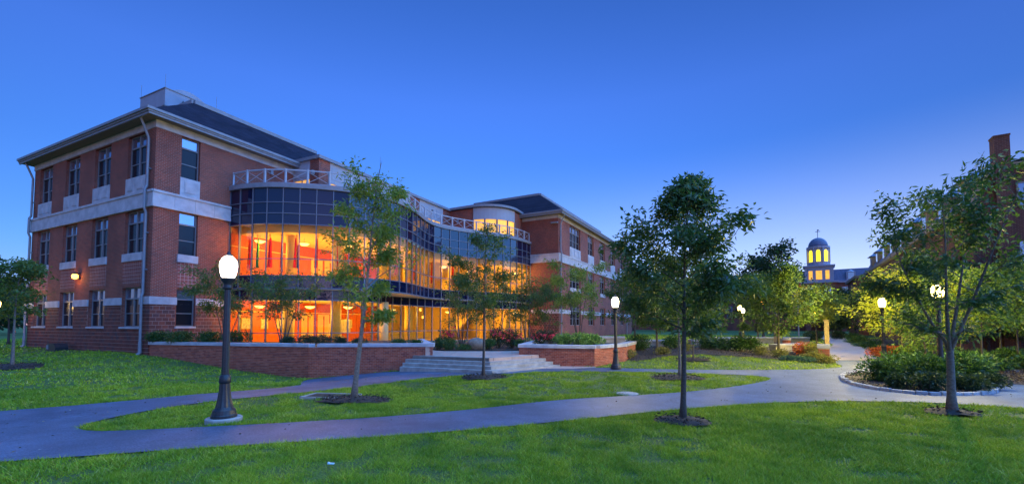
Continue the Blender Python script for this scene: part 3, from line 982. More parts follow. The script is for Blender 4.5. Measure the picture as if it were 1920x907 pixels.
FP = frame((8.35, 0, 0), (0, -1, 0), (1, 0, 0))       # return wall facing the left wing
mb = MB(FP); mb.box(.0, 1.7, .002, .3, 12.2, 13.5); mb.box(.15, 1.55, -.03, .0, 12.4, 13.25); mb.build('metal_panel', M_['panel_grey'], bld)
mb = MB(FP); mb.box(1.7, 2.598, .002, .3, 10.5, 13.5); mb.build('upper_wall', M_['brick'], bld)
mb = MB(FP); mb.box(0, 1.7, .04, .12, 10.5, 10.75); mb.box(.82, .9, .04, .12, 10.75, 12.2); f = mb.build('window', M_['mullion'], bld)
for a, b in ((.02, .82), (.9, 1.68)):
    mb = MB(FP); mb.box(a, b, .08, .09, 10.75, 12.2); mb.build('pane', M_['lit_window'], f)
mb = MB(); mb.box(8.2, 24.5, -2.78, -2.2, 13.5, 13.72); mb.box(8.2, 8.6, -2.2, 0.2, 13.502, 13.718); mb.build('coping', M_['white_metal'], bld)
mb = MB(); mb.box(8.4, 28.9, -2.3, 10, 13.3, 13.45); mb.build('flat_roof', M_['shingle'], bld)
# wall and rounded bay beside the right wing
for b_ in ((24.3, 24.55, -5.3, -2.6), (27.2, 29.3, -8.45, -8.2)):
    mb = MB(); mb.box(*b_, 10.5, 13.5); mb.build('upper_wall', M_['brick'], bld)
arc = []
n = 12
for k in range(n + 1):
    t = math.pi + (math.pi / 2) * k / n
    arc.append((27.2 + 3.0 * math.cos(t), -5.4 + 3.1 * math.sin(t)))
def arc_wall(z0, z1, mat, name, inner=.25):
    mb = MB()
    mb.prism(arc + [(27.2 + (p[0] - 27.2) * (1 - inner / 3), -5.4 + (p[1] + 5.4) * (1 - inner / 3)) for p in arc[::-1]], z0, z1)
    return mb.build(name, M_[mat], bld)
arc_wall(12.35, 13.75, 'panel_grey', 'curved_panel')
arc_wall(10.5, 10.85, 'white_metal', 'curved_sill')
mb = MB()
for p in arc[::3]: mb.box(p[0] - .06, p[0] + .06, p[1] - .06, p[1] + .06, 10.85, 12.35)
f = mb.build('window', M_['mullion'], bld)
for a, b in zip(arc, arc[1:]):
    mb = MB(); mb.bar((a[0] + .05, a[1] + .05, 11.6), (b[0] + .05, b[1] + .05, 11.6), .01, 1.5); mb.build('pane', M_['lit_window'], f)
mb = MB(); mb.prism(arc + [(29.2, -8.5), (29.2, -2.4), (24.2, -2.4)], 13.5, 13.6); mb.build('flat_roof', M_['shingle'], bld)
mb = MB()
edge = [(24.2, -2.5)] + [(27.2 + (p[0] - 27.2) * 1.04, -5.4 + (p[1] + 5.4) * 1.04) for p in arc] + [(29.3, -8.55)]
for a, b in zip(edge, edge[1:]): mb.bar((*a, 13.68), (*b, 13.68), .3, .22)
mb.build('coping', M_['white_metal'], bld)
# floodlights and camera on the upper walls
def flood(M, x, z, name='flood_light'):
    mb = MB(M); mb.box(x - .09, x + .09, -.22, -.02, z - .14, z + .16); mb.tube([(x, -.1, z), (x, .02, z + .1)], .03, 6); return mb.build(name, M_['white_metal'], bld, bevel=.02)
flood(F_RIGHT, 6.6, 12.35); flood(FP, 2.15, 12.55); flood(frame((24.3, 0, 0), (0, -1, 0), (1, 0, 0)), 3.6, 12.4); flood(FC, 21.2, 12.8)

# --- right wing
rw3 = [(3.24, 6.6, 3), (9.35, 11.55, 2), (14.15, 16.35, 2), (19.2, 21.4, 2), (24.3, 26.5, 2)]
ops = []
for a, b, n in rw3: ops += [(a, b, 1.94, 4.12), (a, b, 6.0, 8.2), (a, b, 10.4, 12.8)]
mb = MB(F_RW); wall_sheet(mb, 0, 31, -.3, ZE, ops); mb.build('wall', M_['brick'], bld)
for a, b, n in rw3:
    window(F_RW, a, b, 10.4, 12.8, n, 12.05); window(F_RW, a, b, 6.0, 8.2, n, 7.6); window(F_RW, a, b, 1.94, 4.12, n, 3.5)
    spandrel_panel(F_RW, a - .05, b + .05, 9.253, 10.4, n)
    mb = MB(F_RW); mb.box(a - .06, b + .06, -.07, .17, 5.57, 6.0); mb.build('sill', M_['limestone'], bld)
mb = MB(F_RWL); mb.M = F_RWL
wall_sheet(mb, 0, 4.6, -.3, ZE, []); mb.build('wall', M_['brick'], bld)
band(F_RW, -.1, 31, 8.4, 9.22, .10, 3.2, (), lip=.05); band(F_RWL, -.099, 3.1, 8.4012, 9.2188, .101, 1.6, (), lip=.051)
band(F_RW, -.07, 31, ZL0, ZL1, .07, 2.8, [(a, b) for a, b, n in rw3]); band(F_RWL, -.069, 3.1, ZL0 + .0012, ZL1 + .0012, .071, 1.0)
band(F_RW, -.04, 31, 12.85, 13.19, .04, 5); band(F_RWL, -.039, 4.3, 12.8512, 13.191, .041, 2)
block_field(F_RWL, .004, 3.1, -.2, ZL0 - .01, .30, .205, .022, .014, [], 'base_blocks', 'block', seed=9)
hip_roof(F_RW, -.62, 31.5, -.62, 17, 4.4, 13.42, 16.7)
eave(F_RW, -.6, 31.4, -.6, 16.5, 13.3, ('x0', 'y0'))
downspout(F_RW, .3, 0, 13.32, .4, .55); downspout(F_RW, 27.5, 0, 13.32, .4, .55)
mb = MB(F_RWL); mb.box(-.05, .7, -.35, -.1, 12.25, 12.4); mb.build('security_camera', M_['white_metal'], bld, bevel=.03)
F_END = frame(Vector(O2) + U2 * 31 + V2 * 3.0, U2, V2)
mb = MB(F_END); mb.box(0, 14, 0, 10, -.2, 12.6); mb.build('wall', M_['brick'], bld)
mb = MB(F_END); mb.box(-.3, 14.5, -.4, 10, 12.6, 12.9); mb.build('coping', M_['white_metal'], bld)

# ------------------------------------------------------------------ plaza, steps, planters
PLZ = .6
K4 = np.array([-1.0, 19.35]); DK = np.array([.055, -.346])
dL = np.array([-.926, .376]); dR = np.array([.762, .648])
mb = MB()
mb.prism([tuple(K4), (1.5, 21.47), (4, 30), (3, 45), (-6, 40), (-14, 28.5), (-10, 26), tuple(K4 + dL * 4.05)], -.7, PLZ)
tag(mb.build('plaza', M_['plaza_paving']), kind='structure')
st = empty('entrance_steps', (-1, 19.35, 0), 0, 'weathered concrete steps rising from the path to the plaza', 'steps')
for k in (1, 2, 3, 4):
    K = K4 + DK * (4 - k)
    Kb = K4 + DK * (3 - k) + np.array([0, .12])
    off = np.array([-1, 19.35])
    lt, rt = 4.3 + .12 * (4 - k), 3.05 + .38 * (4 - k)
    for nm, d, t in (('left', dL, lt), ('right', dR, rt)):
        a, b = K - off, K + d * t - off
        back = np.array([-d[1], d[0]]) if nm == 'right' else np.array([d[1], -d[0]])
        if nm == 'left': back = np.array([.376, .926])
        else: back = np.array([-.648, .762])
        kb = a + np.array([-.055, .346]) * 1.25
        mb = MB()
        z1 = .15 * k - (.0 if k < 4 else -.004)
        mb.prism([tuple(a), tuple(b), tuple(b + back * .375), tuple(kb)], -.3, z1)
        mb.build('step', M_['concrete'], st, bevel=.012)

def planter(name, label, pts, zc, soil_poly, soil_z, capw=.45, seed=0, cap_len=1.6):
    loc = Vector((pts[0][0], pts[0][1], 0))
    root = empty(name, loc, 0, label, 'planter')
    core = MB(); rd = random.Random(seed)
    bricks = MB()
    for a, b in zip(pts, pts[1:]):
        A, B = Vector((*a, 0)) - loc, Vector((*b, 0)) - loc
        d = (B - A).normalized(); L = (B - A).length
        inw = Vector((-d.y, d.x, 0))
        M = frame(A, d, inw)
        core.M = M; core.box(.03, L - .04, .012, .34, -.9, zc - .16)
        bricks.M = M
        bw, bh, gap = .215, .0765, .011
        zb = min(g1(*a), g1(*b)) - .1
        r_ = 0; z = zc - .17
        while z > zb:
            x = -(.107 if r_ % 2 else 0)
            while x < L:
                p, q = max(x, 0.0), min(x + bw - gap, L)
                if q - p > .02: bricks.box(p, q, rd.uniform(-.004, .003), .03, z - bh + gap, z)
                x += bw
            z -= bh; r_ += 1
    core.M = None
    core.build('wall_core', M_['mortar'], root)
    o = bricks.build('brickwork', M_['planter_brick'], root); o['kind'] = 'stuff'
    # cap stones, mitred by a small gap at each joint
    for si, (a, b) in enumerate(zip(pts, pts[1:])):
        A, B = Vector((*a, 0)) - loc, Vector((*b, 0)) - loc
        d = (B - A).normalized(); L = (B - A).length; inw = Vector((-d.y, d.x, 0))
        n = max(1, round(L / cap_len)); w_ = L / n
        for k in range(n):
            mb = MB(frame(A, d, inw))
            x0 = k * w_ + (.003 if k else -.05 if si == 0 else .40); x1 = (k + 1) * w_ - (.003 if k < n - 1 else -.05)
            mb.box(x0, x1, -.055, capw - .055, zc - .165 + rd.uniform(0, .004), zc + rd.uniform(-.004, .004))
            mb.build('cap_stone', M_['limestone'], root, bevel=.012)
    mb = MB()
    mb.poly([(p[0] - loc.x, p[1] - loc.y, soil_z) for p in soil_poly])
    mb.build('soil', M_['soil'], root)
    return root
LA, LP, LQ = (-19.15, 23.1), (-9.59, 20.62), (-3.79, 20.91)
planter('brick_planter', 'long red brick planter wall with pale cap, left of the steps', [LA, LP, LQ, (-5.6, 27.5)], 1.17, [(-19.0, 23.25), (-9.6, 20.8), (-3.9, 21.0), (-5.7, 28.2), (-8.3, 29.6), (-12, 27.2), (-16.9, 27.2)], 1.0, seed=1)
RS, RT, RE = (.35, 21.6), (3.86, 20.5), (5.87, 22.5)
planter('brick_planter', 'smaller red brick planter wall right of the steps, full of bright green shrubs', [(1.6, 28), RS, RT, RE, (7.2, 25.5)], 1.1, [(1.7, 28), (.5, 21.75), (3.9, 20.7), (5.8, 22.6), (7.2, 25.5), (6.5, 33), (3, 36)], .96, seed=2)
# raised bed on the plaza in front of the glazing
bedp = smooth_poly([(-4.6, 24.6), (-2.5, 24.2), (.3, 24.4), (1.2, 26), (2.6, 34), (.8, 38.5), (-2.5, 37.2), (-5, 35.5), (-5.5, 29)], 2)
mb = MB(); mb.prism(bedp, .5, .66); tag(mb.build('plaza_bed', M_['soil']), kind='structure')

# ------------------------------------------------------------------ street lamps
def street_lamp(x, y, z, h, glow, label, group='street lamps along the paths', footing=False, cap=True):
    s = h / 3.3
    root = empty('street_lamp', (x, y, z), 0, label, 'lamp', group)
    mb = MB(); mb.lathe([(.235, 0), (.235, .10), (.22, .12), (.205, .2), (.17, .23), (.15, .27)], 24); mb.build('base', M_['black_iron'], root, smooth=False)
    mb = MB(); mb.lathe([(.15, .26), (.122, .40), (.1, .58), (.09, .74)], 24, flute=.07); mb.build('fluted_skirt', M_['black_iron'], root, smooth=False)
    mb = MB(); mb.lathe([(.092, .73), (.112, .76), (.108, .82), (.1, .88), (.07, .92)], 20); mb.build('collar', M_['black_iron'], root, smooth=True)
    hg = h - .56 * s
    mb = MB(); mb.lathe([(.068, .9), (.058, hg - .22)], 20, flute=.06); mb.build('post', M_['black_iron'], root)
    mb = MB(); mb.lathe([(.07, hg - .24), (.1, hg - .21), (.075, hg - .17), (.085, hg - .1), (.135, hg - .04), (.145, hg), (.1, hg + .01)], 20); mb.build('capital', M_['black_iron'], root, smooth=True)
    mb = MB(); mb.lathe([(.10, hg + .005), (.125, hg + .03), (.150, hg + .13), (.164, hg + .25), (.157, hg + .33), (.125, hg + .40), (.08, hg + .45), (.05, hg + .47)], 24); mb.build('globe', M_[glow], root, smooth=True)
    if cap:
        mb = MB(); mb.lathe([(.07, hg + .455), (.06, hg + .49), (.025, hg + .51), (.03, hg + .535), (.005, hg + .56)], 14); mb.build('finial', M_['black_iron'], root, smooth=True)
    if footing:
        mb = MB(); mb.lathe([(.33, -.3), (.33, .035), (.315, .05)], 28); mb.build('footing', M_['concrete'], root)
    return root
street_lamp(-5.91, 9.04, g1(-5.91, 9.04) + .05, 3.5, 'lamp_white', 'tall black street lamp in front of the left planter, nearest to the viewer', footing=True)
street_lamp(4.6, 19.4, g1(4.6, 19.4), 3.3, 'lamp_white_far', 'black street lamp beside the right planter corner')
street_lamp(13.9, 14.0 + .2, g1(13.9, 14.2), 3.42, 'lamp_warm_near', 'black street lamp behind the stone-edged bed on the right')
street_lamp(18.45, 21.7, g1(18.45, 21.7), 3.3, 'lamp_warm', 'street lamp with yellow glow right of the walkway')
street_lamp(19.6, 37.5, g1(19.6, 37.5), 3.3, 'lamp_warm', 'distant orange street lamp, left one of the close pair')
street_lamp(21.2, 40.0, g1(21.2, 40), 3.1, 'lamp_white', 'distant white street lamp, right one of the close pair')
street_lamp(-33.0, 28.3 - .4, g1(-33, 27.9), 3.2, 'lamp_small', 'small street lamp at the far left edge behind the young tree')
street_lamp(39.5, 50.2, g1(39.5, 50.2), 4.3, 'lamp_green_white', 'distant greenish white lamp in the trees beside the walkway')
street_lamp(28.8, 50.0, g1(28.8, 50), 4.6, 'lamp_amber', 'distant amber lamp high among the trees left of the flagpole')
street_lamp(37.6, 54.0, g1(37.6, 54), 3.3, 'lamp_amber', 'distant amber lamp low beside the hall entrance')
# wall lamp on the left wing
wl = empty('wall_lamp', (*BW(-.02, 8.25), 5.0), math.pi / 2 - AX, 'amber wall lamp between two ground storey windows of the left brick wall', 'lamp')
mb = MB(); mb.box(-.06, 0, -.12, .12, -.15, .25); mb.build('back_plate', M_['black_iron'], wl)
mb = MB(); mb.lathe([(.03, -.16), (.13, -.1), (.16, .02), (.13, .12), (.05, .18)], 16, (-.2, 0, 0)); mb.build('globe', M_['wall_lamp_glow'], wl, smooth=True)
mb = MB(); mb.lathe([(.17, .15), (.1, .24), (.02, .28)], 14, (-.2, 0, 0)); mb.build('hood', M_['black_iron'], wl, smooth=True)
wlight = bpy.data.lights.new('wall_light', 'POINT'); wlight.energy = 26; wlight.color = (1.0, .42, .08); wlight.shadow_soft_size = .1
wlo = bpy.data.objects.new('wall_light', wlight); col.objects.link(wlo); wlo.parent = wl; wlo.location = (-.5, 0, -.05)

# ------------------------------------------------------------------ things inside the glass front
def inner(t, inset, low=False):
    c = offset(low_dense if low else dense, inset)
    p = c[int(np.clip(t, 0, 1) * (len(c) - 1))]
    return BW(p[0], p[1])
ordinals = ['first', 'second', 'third', 'fourth', 'fifth', 'sixth', 'seventh', 'eighth', 'ninth', 'tenth', 'eleventh', 'twelfth', 'thirteenth', 'fourteenth', 'fifteenth']
def pendant(t, inset, zc, low, label):
    x, y = inner(t, inset, low)
    root = empty('pendant_lamp', (x, y, zc), 0, label, 'ceiling lamp', 'bowl lamps under the lit ceilings')
    mb = MB(); mb.lathe([(.02, -.52), (.16, -.5), (.3, -.4), (.32, -.37)], 18); mb.build('bowl', M_['bowl_glow'], root, smooth=True)
    mb = MB(); mb.tube([(0, 0, -.37), (0, 0, 0)], .015, 6); mb.build('stem', M_['white_metal'], root)
    l = bpy.data.lights.new('pendant_light', 'POINT'); l.energy = PENDANT_W; l.color = (1.0, .60, .10); l.shadow_soft_size = .22
    o = bpy.data.objects.new('pendant_light', l); col.objects.link(o); o.parent = root; o.location = (0, 0, -.75)
    return root
PENDANT_W = 460
for k, t in enumerate((.06, .20, .34, .50, .66, .82, .965)):
    pendant(t, 1.2 if t < .1 or t > .9 else 2.3 if t < .6 else 2.0, 7.74, False, f'glowing bowl lamp under the upper ceiling, {ordinals[k]} from the left')
for k, t in enumerate((.06, .22, .37, .53, .68, .84, .965)):
    pendant(t, 1.2 if t < .1 or t > .9 else 2.2 if t < .3 or t > .6 else 1.6, 3.62, True, f'glowing bowl lamp under the ground storey ceiling, {ordinals[k]} from the left')

def flag(t, inset, cols, label, seed):
    x, y = inner(t, inset)
    root = empty('standing_flag', (x, y, 4.95), seed * .7, label, 'flag', 'flags standing behind the upper glazing')
    mb = MB(); mb.lathe([(.2, 0), (.18, .04), (.04, .07)], 14); mb.build('foot', M_['flag_gold'], root)
    mb = MB(); mb.tube([(0, 0, .05), (0, 0, 2.6)], .018, 6); mb.lathe([(.035, 2.6), (.03, 2.68), (.003, 2.78)], 8); mb.build('pole', M_['flag_gold'], root)
    rd = random.Random(seed)
    nst = len(cols)
    for s_ in range(nst):
        mb = MB(); rows = []
        for k in range(7):
            z = 2.5 - .31 * k; r_ = .04 + .085 * (k / 6) ** .8
            ring_ = []
            for j in range(7):
                ang = (s_ + j / 6) * 2 * math.pi / nst * .55 + seed
                rr = r_ * (1.0 + .3 * math.sin(j * 2.4 + k * .5 + seed))
                ring_.append((rr * math.cos(ang) + .05, rr * math.sin(ang), z))
            rows.append([mb.pt(p) for p in ring_])
        for a, b in zip(rows, rows[1:]):
            for j in range(6): mb.f.append([a[j], a[j + 1], b[j + 1], b[j]])
        mb.build('cloth', M_[cols[s_]], root, smooth=True)
    return root
fl = [(.035, ['flag_red'], 'red'), (.075, ['flag_green', 'flag_white', 'flag_green'], 'green and white'), (.115, ['flag_red', 'flag_red'], 'red'), (.155, ['flag_red', 'flag_white', 'flag_blue'], 'red white and blue'), (.20, ['flag_blue', 'flag_red', 'flag_red'], 'red and navy'), (.25, ['flag_red'], 'red'),
      (.30, ['flag_white', 'flag_red'], 'white and red'), (.345, ['flag_red', 'flag_red'], 'red'), (.395, ['flag_red', 'flag_gold'], 'red and gold'), (.45, ['flag_red', 'flag_red'], 'red'), (.50, ['flag_white', 'flag_red'], 'white and red'), (.54, ['flag_red', 'flag_red'], 'red'), (.61, ['flag_red'], 'red'), (.67, ['flag_red', 'flag_red'], 'red')]
for k, (t, c, nm) in enumerate(fl):
    flag(t, .75, c, f'{nm} flag behind the upper glazing, {ordinals[k]} flag from the left', k)
def picture(u, v, z, w_, h_, label):
    x, y = BW(u, v)
    root = empty('framed_picture', (x, y, z), math.pi / 2 - AX, label, 'picture', 'pictures on the panelled wall')
    mb = MB(); mb.box(-w_ / 2, w_ / 2, -.03, 0, 0, h_); mb.build('frame', M_['flag_gold'], root)
    mb = MB(); mb.box(-w_ / 2 + .05, w_ / 2 - .05, -.036, -.031, .05, h_ - .05); mb.build('print', M_['paper'], root)
for k, u_ in enumerate((5.2, 6.4, 7.6, 12.4, 13.6, 15.2)):
    picture(u_, -.09, 1.75, .55 if k % 2 else .75, .75, f'small framed picture on the ground storey wood wall, {ordinals[k]} from the left')
x, y = inner(.40, 2.6, True)
sc_ = empty('white_sculpture', (x, y, .66), 0, 'white wing-shaped sculpture behind the ground storey glass', 'sculpture')
mb = MB(); mb.box(-.25, .25, -.25, .25, 0, .6); mb.build('pedestal', M_['plaster'], sc_)
mb = MB()
for s_ in (-1, 1):
    mb.prism([(0, 0), (s_ * .25, .05), (s_ * .7, .02), (s_ * .75, -.05), (s_ * .3, -.12)], .75 + .1 * s_, 1.6 + .15 * s_)
mb.tube([(0, 0, .58), (0, 0, 1.0), (.1, 0, 1.7)], [.12, .16, .06], 10)
mb.build('figure', M_['flag_white'], sc_, bevel=.04)

# ------------------------------------------------------------------ small things on the ground
def disc_thing(name, label, cat, x, y, r_, mat, dz=.03, rim=None):
    root = empty(name, (x, y, g1(x, y)), 0, label, cat)
    mb = MB(); mb.lathe([(r_, -.2), (r_, dz), (r_ * .93, dz + .012)], 28); mb.build('rim', M_[rim or mat], root)
    mb = MB(); mb.lathe([(r_ * .8, dz), (r_ * .8, dz + .02)], 28); mb.build('lid', M_[mat], root)
disc_thing('drain_cover', 'round concrete drain cover set in the middle lawn', 'drain cover', 3.47, 13.2, .33, 'concrete', .03)
hz = g1(-5.3, 12.9)
ht = empty('utility_hatch', (-5.3, 12.9, hz), R(-8), 'dark rectangular utility hatch in the lawn left of the young ash', 'hatch')
mb = MB()
for b_ in ((-.75, .75, -.4, -.33), (-.75, .75, .33, .4), (-.75, -.68, -.33, .33), (.68, .75, -.33, .33)): mb.box(*b_, -.2, .07)
mb.build('frame', M_['concrete'], ht)
mb = MB(); mb.box(-.68, .68, -.33, .33, -.1, .05); mb.build('lid', M_['soil'], ht)
lt = MB(); lt.box(-.045, .045, -.02, .02, .03, .045); lt.box(-.045, -.02, -.02, .02, .045, .055); o = lt.build('litter', M_['plastic_blue'], bevel=.004)
o.location = (-2.56, 6.25, g1(-2.56, 6.25) + .03); o.rotation_euler = (0, .1, .2); tag(o, 'scrap of pale blue litter in the front lawn', 'litter')
x, y = BW(-.75, 8.6); vz = g1(x, y)
vb = empty('vent_housing', (x, y, vz), math.pi / 2 - AX, 'low dark vent housing on the grass against the left brick wall', 'vent')
mb = MB(); mb.M = None
prof = [(-.62, 0), (-.62, .28), (-.5, .42), (-.3, .5), (.5, .5), (.62, .3), (.62, 0)]
a = [mb.pt((-.28, p[0], p[1] - .05)) for p in prof]; b = [mb.pt((.3, p[0], p[1] - .05)) for p in prof]
mb.f += [a[::-1], b] + [[a[k], a[(k + 1) % 7], b[(k + 1) % 7], b[k]] for k in range(7)]
mb.build('shell', M_['black_iron'], vb)
mb = MB(); mb.box(-.3, -.281, .3, .58, .1, .35); mb.build('grille', M_['white_metal'], vb)

# kerb of granite setts round the bed
kb = empty('sett_kerb', (11.1, 13.76, 0), 0, 'curved kerb of pale granite setts edging the shrub bed', 'kerb')
bc = resample(np.array(bed + [bed[0]]), 52)[0]
rd = random.Random(5)
for p, q in zip(bc, bc[1:]):
    d = (q - p); ln = np.hypot(*d); d = d / ln
    z = g1(*((p + q) / 2))
    mb = MB(frame((p[0] - 11.1, p[1] - 13.76, z), (d[0], d[1], 0), (-d[1], d[0], 0)))
    j = rd.uniform(-.012, .012)
    mb.box(.008, ln - .008, -.07 + j, .07 + j, -.15, .115 + rd.uniform(-.015, .015))
    mb.build('sett', M_['granite'], kb, bevel=.018)
# boulder on the plaza bed
bm = bmesh.new(); bmesh.ops.create_icosphere(bm, subdivisions=3, radius=.5)
rs = np.random.RandomState(3)
ph = rs.rand(6, 3) * 4
for v in bm.verts:
    c = v.co
    s_ = 1 + .12 * math.sin(c.x * 5 + 1) * math.cos(c.y * 4) + .08 * math.sin(c.z * 7 + c.x * 3)
    v.co = Vector((c.x * 1.25 * s_, c.y * .9 * s_, max(-.3, c.z * .8 * s_)))
me = bpy.data.meshes.new('boulder'); bm.to_mesh(me); bm.free()
o = link('boulder', me, M_['boulder'], None, True); o.location = (-2.05, 24.9, .9); tag(o, 'pale rounded boulder among shrubs at the back of the plaza', 'boulder')

# low stone seat walls, brick piers, post, flagpole beyond the back lawn
def seat_wall(x, y, L, ang, label, h_=.5):
    z = g1(x, y)
    root = empty('seat_wall', (x, y, z), ang, label, 'wall', 'low seat walls in the rear garden')
    mb = MB(); mb.box(-L / 2, L / 2, -.2, .2, -.3, h_ - .12); mb.build('wall_body', M_['concrete'], root)
    n = max(2, int(L / 1.6))
    for k in range(n):
        mb = MB(); mb.box(-L / 2 + L / n * k + .004, -L / 2 + L / n * (k + 1) - .004, -.26, .26, h_ - .12, h_); mb.build('cap_stone', M_['limestone'], root, bevel=.01)
seat_wall(8.6, 29.2, 3.0, -.1, 'short pale seat wall behind the rear mulch bed, nearest the right planter')
seat_wall(13.8, 30.2, 3.2, .1, 'short pale seat wall between shrubs behind the young tree with a mulch ring')
seat_wall(20.5, 36.5, 8.5, .0, 'long grey seat wall at the back of the rear garden')
seat_wall(17.3, 27.4, 3.0, .45, 'low pale wall beside the brick pier at the walkway')
seat_wall(6.1, 26.6, 1.5, -.2, 'small pale stone block above the right planter wall', .95)
def pier(x, y, label, h_=.78):
    z = g1(x, y)
    root = empty('brick_pier', (x, y, z), R(-35), label, 'pier', 'brick piers by the walkway')
    mb = MB(); mb.box(-.21, .21, -.21, .21, -.2, h_ - .2); mb.build('core', M_['mortar'], root)
    rd = random.Random(int(x * 10)); zz = 0
    mb = MB(); r_ = 0
    while zz < h_ - .24:
        for s_ in (-1, 1):
            for a_ in (-1, 0):
                x0 = a_ * .215 + (.0 if r_ % 2 else .0); 
                mb.box(x0 + .004, x0 + .211, s_ * .222 - .01, s_ * .222 + .01, zz, zz + .065)
                mb.box(s_ * .222 - .0101, s_ * .222 + .0099, x0 + .006, x0 + .209, zz + .0006, zz + .0644)
        zz += .0765; r_ += 1
    o = mb.build('brickwork', M_['planter_brick'], root); o['kind'] = 'stuff'
    mb = MB(); mb.box(-.27, .27, -.27, .27, h_ - .2, h_); mb.build('cap_stone', M_['limestone'], root, bevel=.015)
pier(15.75, 22.1, 'small brick pier with pale cap where the walkway meets the asphalt', .85)
pier(18.6, 29.6, 'small brick pier behind the low wall left of the walkway', .8)
def post(x, y, h_, label):
    root = empty('timber_post', (x, y, g1(x, y)), R(-30), label, 'post', 'square posts by the walkway')
    mb = MB(); mb.box(-.11, .11, -.11, .11, -.2, h_); mb.build('shaft', M_['wood_post'], root, bevel=.01)
    mb = MB(); mb.box(-.14, .14, -.14, .14, h_, h_ + .06); mb.build('cap', M_['wood_post'], root)
    mb = MB(); mb.box(-.15, .15, -.15, .15, -.2, .12); mb.build('foot', M_['concrete'], root)
post(18.3, 25.4, 2.0, 'square pale post behind the brick pier at the walkway')
post(19.0, 31.5, 1.6, 'square pale post standing behind the rear shrubs')
fp = empty('flagpole', (39.4, 60, g1(39.4, 60)), 0, 'tall white flagpole with a drooping flag in front of the domed hall', 'flagpole')
mb = MB(); mb.tube([(0, 0, -.2), (0, 0, 9.3)], [.09, .045], 10); mb.build('pole', M_['far_white'], fp)
mb = MB(); mb.lathe([(.02, 9.28), (.09, 9.36), (.09, 9.42), (.01, 9.5)], 10); mb.build('finial', M_['flag_gold'], fp)
for mt, z0, z1, dx in (('flag_blue', 7.6, 8.3, .0), ('flag_white', 7.2, 7.75, .1), ('flag_red', 6.7, 7.25, .05)):
    mb = MB(); mb.prism([(.05, 0), (.25 + dx, .06), (.42 + dx, -.05), (.4 + dx, -.09), (.22, .02), (.05, -.04)], z0, z1); mb.build('flag_cloth', M_[mt], fp)

# ------------------------------------------------------------------ domed hall far behind
hall = empty('domed_hall', (67.2, 95, .4), R(-35), 'distant brick hall with blue mansard roof and a lit domed cupola', 'building')
mb = MB(); mb.box(-46, 14, 1, 15, -.5, 10.6); mb.box(-3.0, 3.0, -.6, 1.2, -.5, 10.6); mb.build('wall', M_['brick_far'], hall)
mb = MB(); mb.box(-46.3, 14.4, .6, 15.3, 10.6, 11.0); mb.box(-3.4, 3.4, -1.0, .62, 10.602, 11.002); mb.build('cornice', M_['far_white'], hall)
mb = MB()
def mansard(x0, x1, y0, y1, z0, z1, ins):
    a = [(x0, y0, z0), (x1, y0, z0), (x1, y1, z0), (x0, y1, z0)]; b = [(x0 + ins, y0 + ins, z1), (x1 - ins, y0 + ins, z1), (x1 - ins, y1 - ins, z1), (x0 + ins, y1 - ins, z1)]
    for k in range(4): mb.poly([a[k], a[(k + 1) % 4], b[(k + 1) % 4], b[k]])
    mb.poly(b)
mansard(-46, 14, 1, 15, 11.0, 13.6, 1.0)
mb.build('roof', M_['slate_blue'], hall)
for x in (-34, -28, -22, -16, -10, 5.6, 10.8):
    mb = MB(); mb.box(x - .8, x + .8, .9, 2.4, 11.0, 12.9); mb.lathe([(.85, 0), (.05, .5)], 10, (x, 1.6, 12.85)); d_ = mb.build('dormer', M_['far_white'], hall)
    mb = MB(); mb.box(x - .5, x + .5, .86, .9, 11.3, 12.7); mb.build('pane', M_['sash_clear'], d_)
mb = MB(); mb.box(-2.6, 2.6, -.4, 4.6, 11.0, 14.2); mb.box(-2.9, 2.9, -.7, 4.9, 14.2, 14.5); mb.build('tower_base', M_['far_white'], hall)
for x in (-1.5, 0, 1.5):
    w_ = .55 if x == 0 else .35
    mb = MB(); mb.box(x - w_, x + w_, -.46, -.42, 11.4, 13.3); mb.build('window', M_['lit_window'], hall)
mb = MB(); mb.lathe([(2.15, 14.5), (2.15, 15.2), (1.95, 15.25), (1.95, 18.3), (2.2, 18.4), (2.2, 18.8), (1.95, 18.85)], 16, (0, 2, 0)); cup = mb.build('cupola', M_['far_white'], hall)
for k in range(8):
    t = 2 * math.pi * k / 8 - math.pi / 2
    mb = MB(frame((0, 2, 0), (-math.sin(t), math.cos(t), 0), (-math.cos(t), -math.sin(t), 0)))
    pts = [(-.38, 15.4), (.38, 15.4), (.38, 17.5), (.27, 17.85), (0, 18.0), (-.27, 17.85), (-.38, 17.5)]
    a = [mb.pt((x, -2.0, z)) for x, z in pts]; b = [mb.pt((x, -1.9, z)) for x, z in pts]
    mb.f += [a, b[::-1]] + [[a[i], a[(i + 1) % 7], b[(i + 1) % 7], b[i]] for i in range(7)]
    mb.build('arched_window', M_['lit_cupola'], cup)
    t2 = t + math.pi / 8
    mb = MB(); mb.tube([(2.2 * math.cos(t2), 2 + 2.2 * math.sin(t2), 15.2), (2.2 * math.cos(t2), 2 + 2.2 * math.sin(t2), 18.4)], .13, 8); mb.build('colonnette', M_['far_white'], cup)
mb = MB(); mb.lathe([(1.85 * math.cos(a), 18.85 + 2.05 * math.sin(a)) for a in np.linspace(0, 1.5, 10)], 20, (0, 2, 0)); mb.build('dome', M_['slate_blue'], cup, smooth=True)
mb = MB(); mb.tube([(0, 2, 20.8), (0, 2, 22.6)], .06, 6); mb.bar((-.4, 2, 22.3), (.5, 2, 22.3), .04, .12); mb.box(-.1, .25, 1.98, 2.02, 22.5, 22.75); mb.build('weather_vane', M_['slate_blue'], cup)
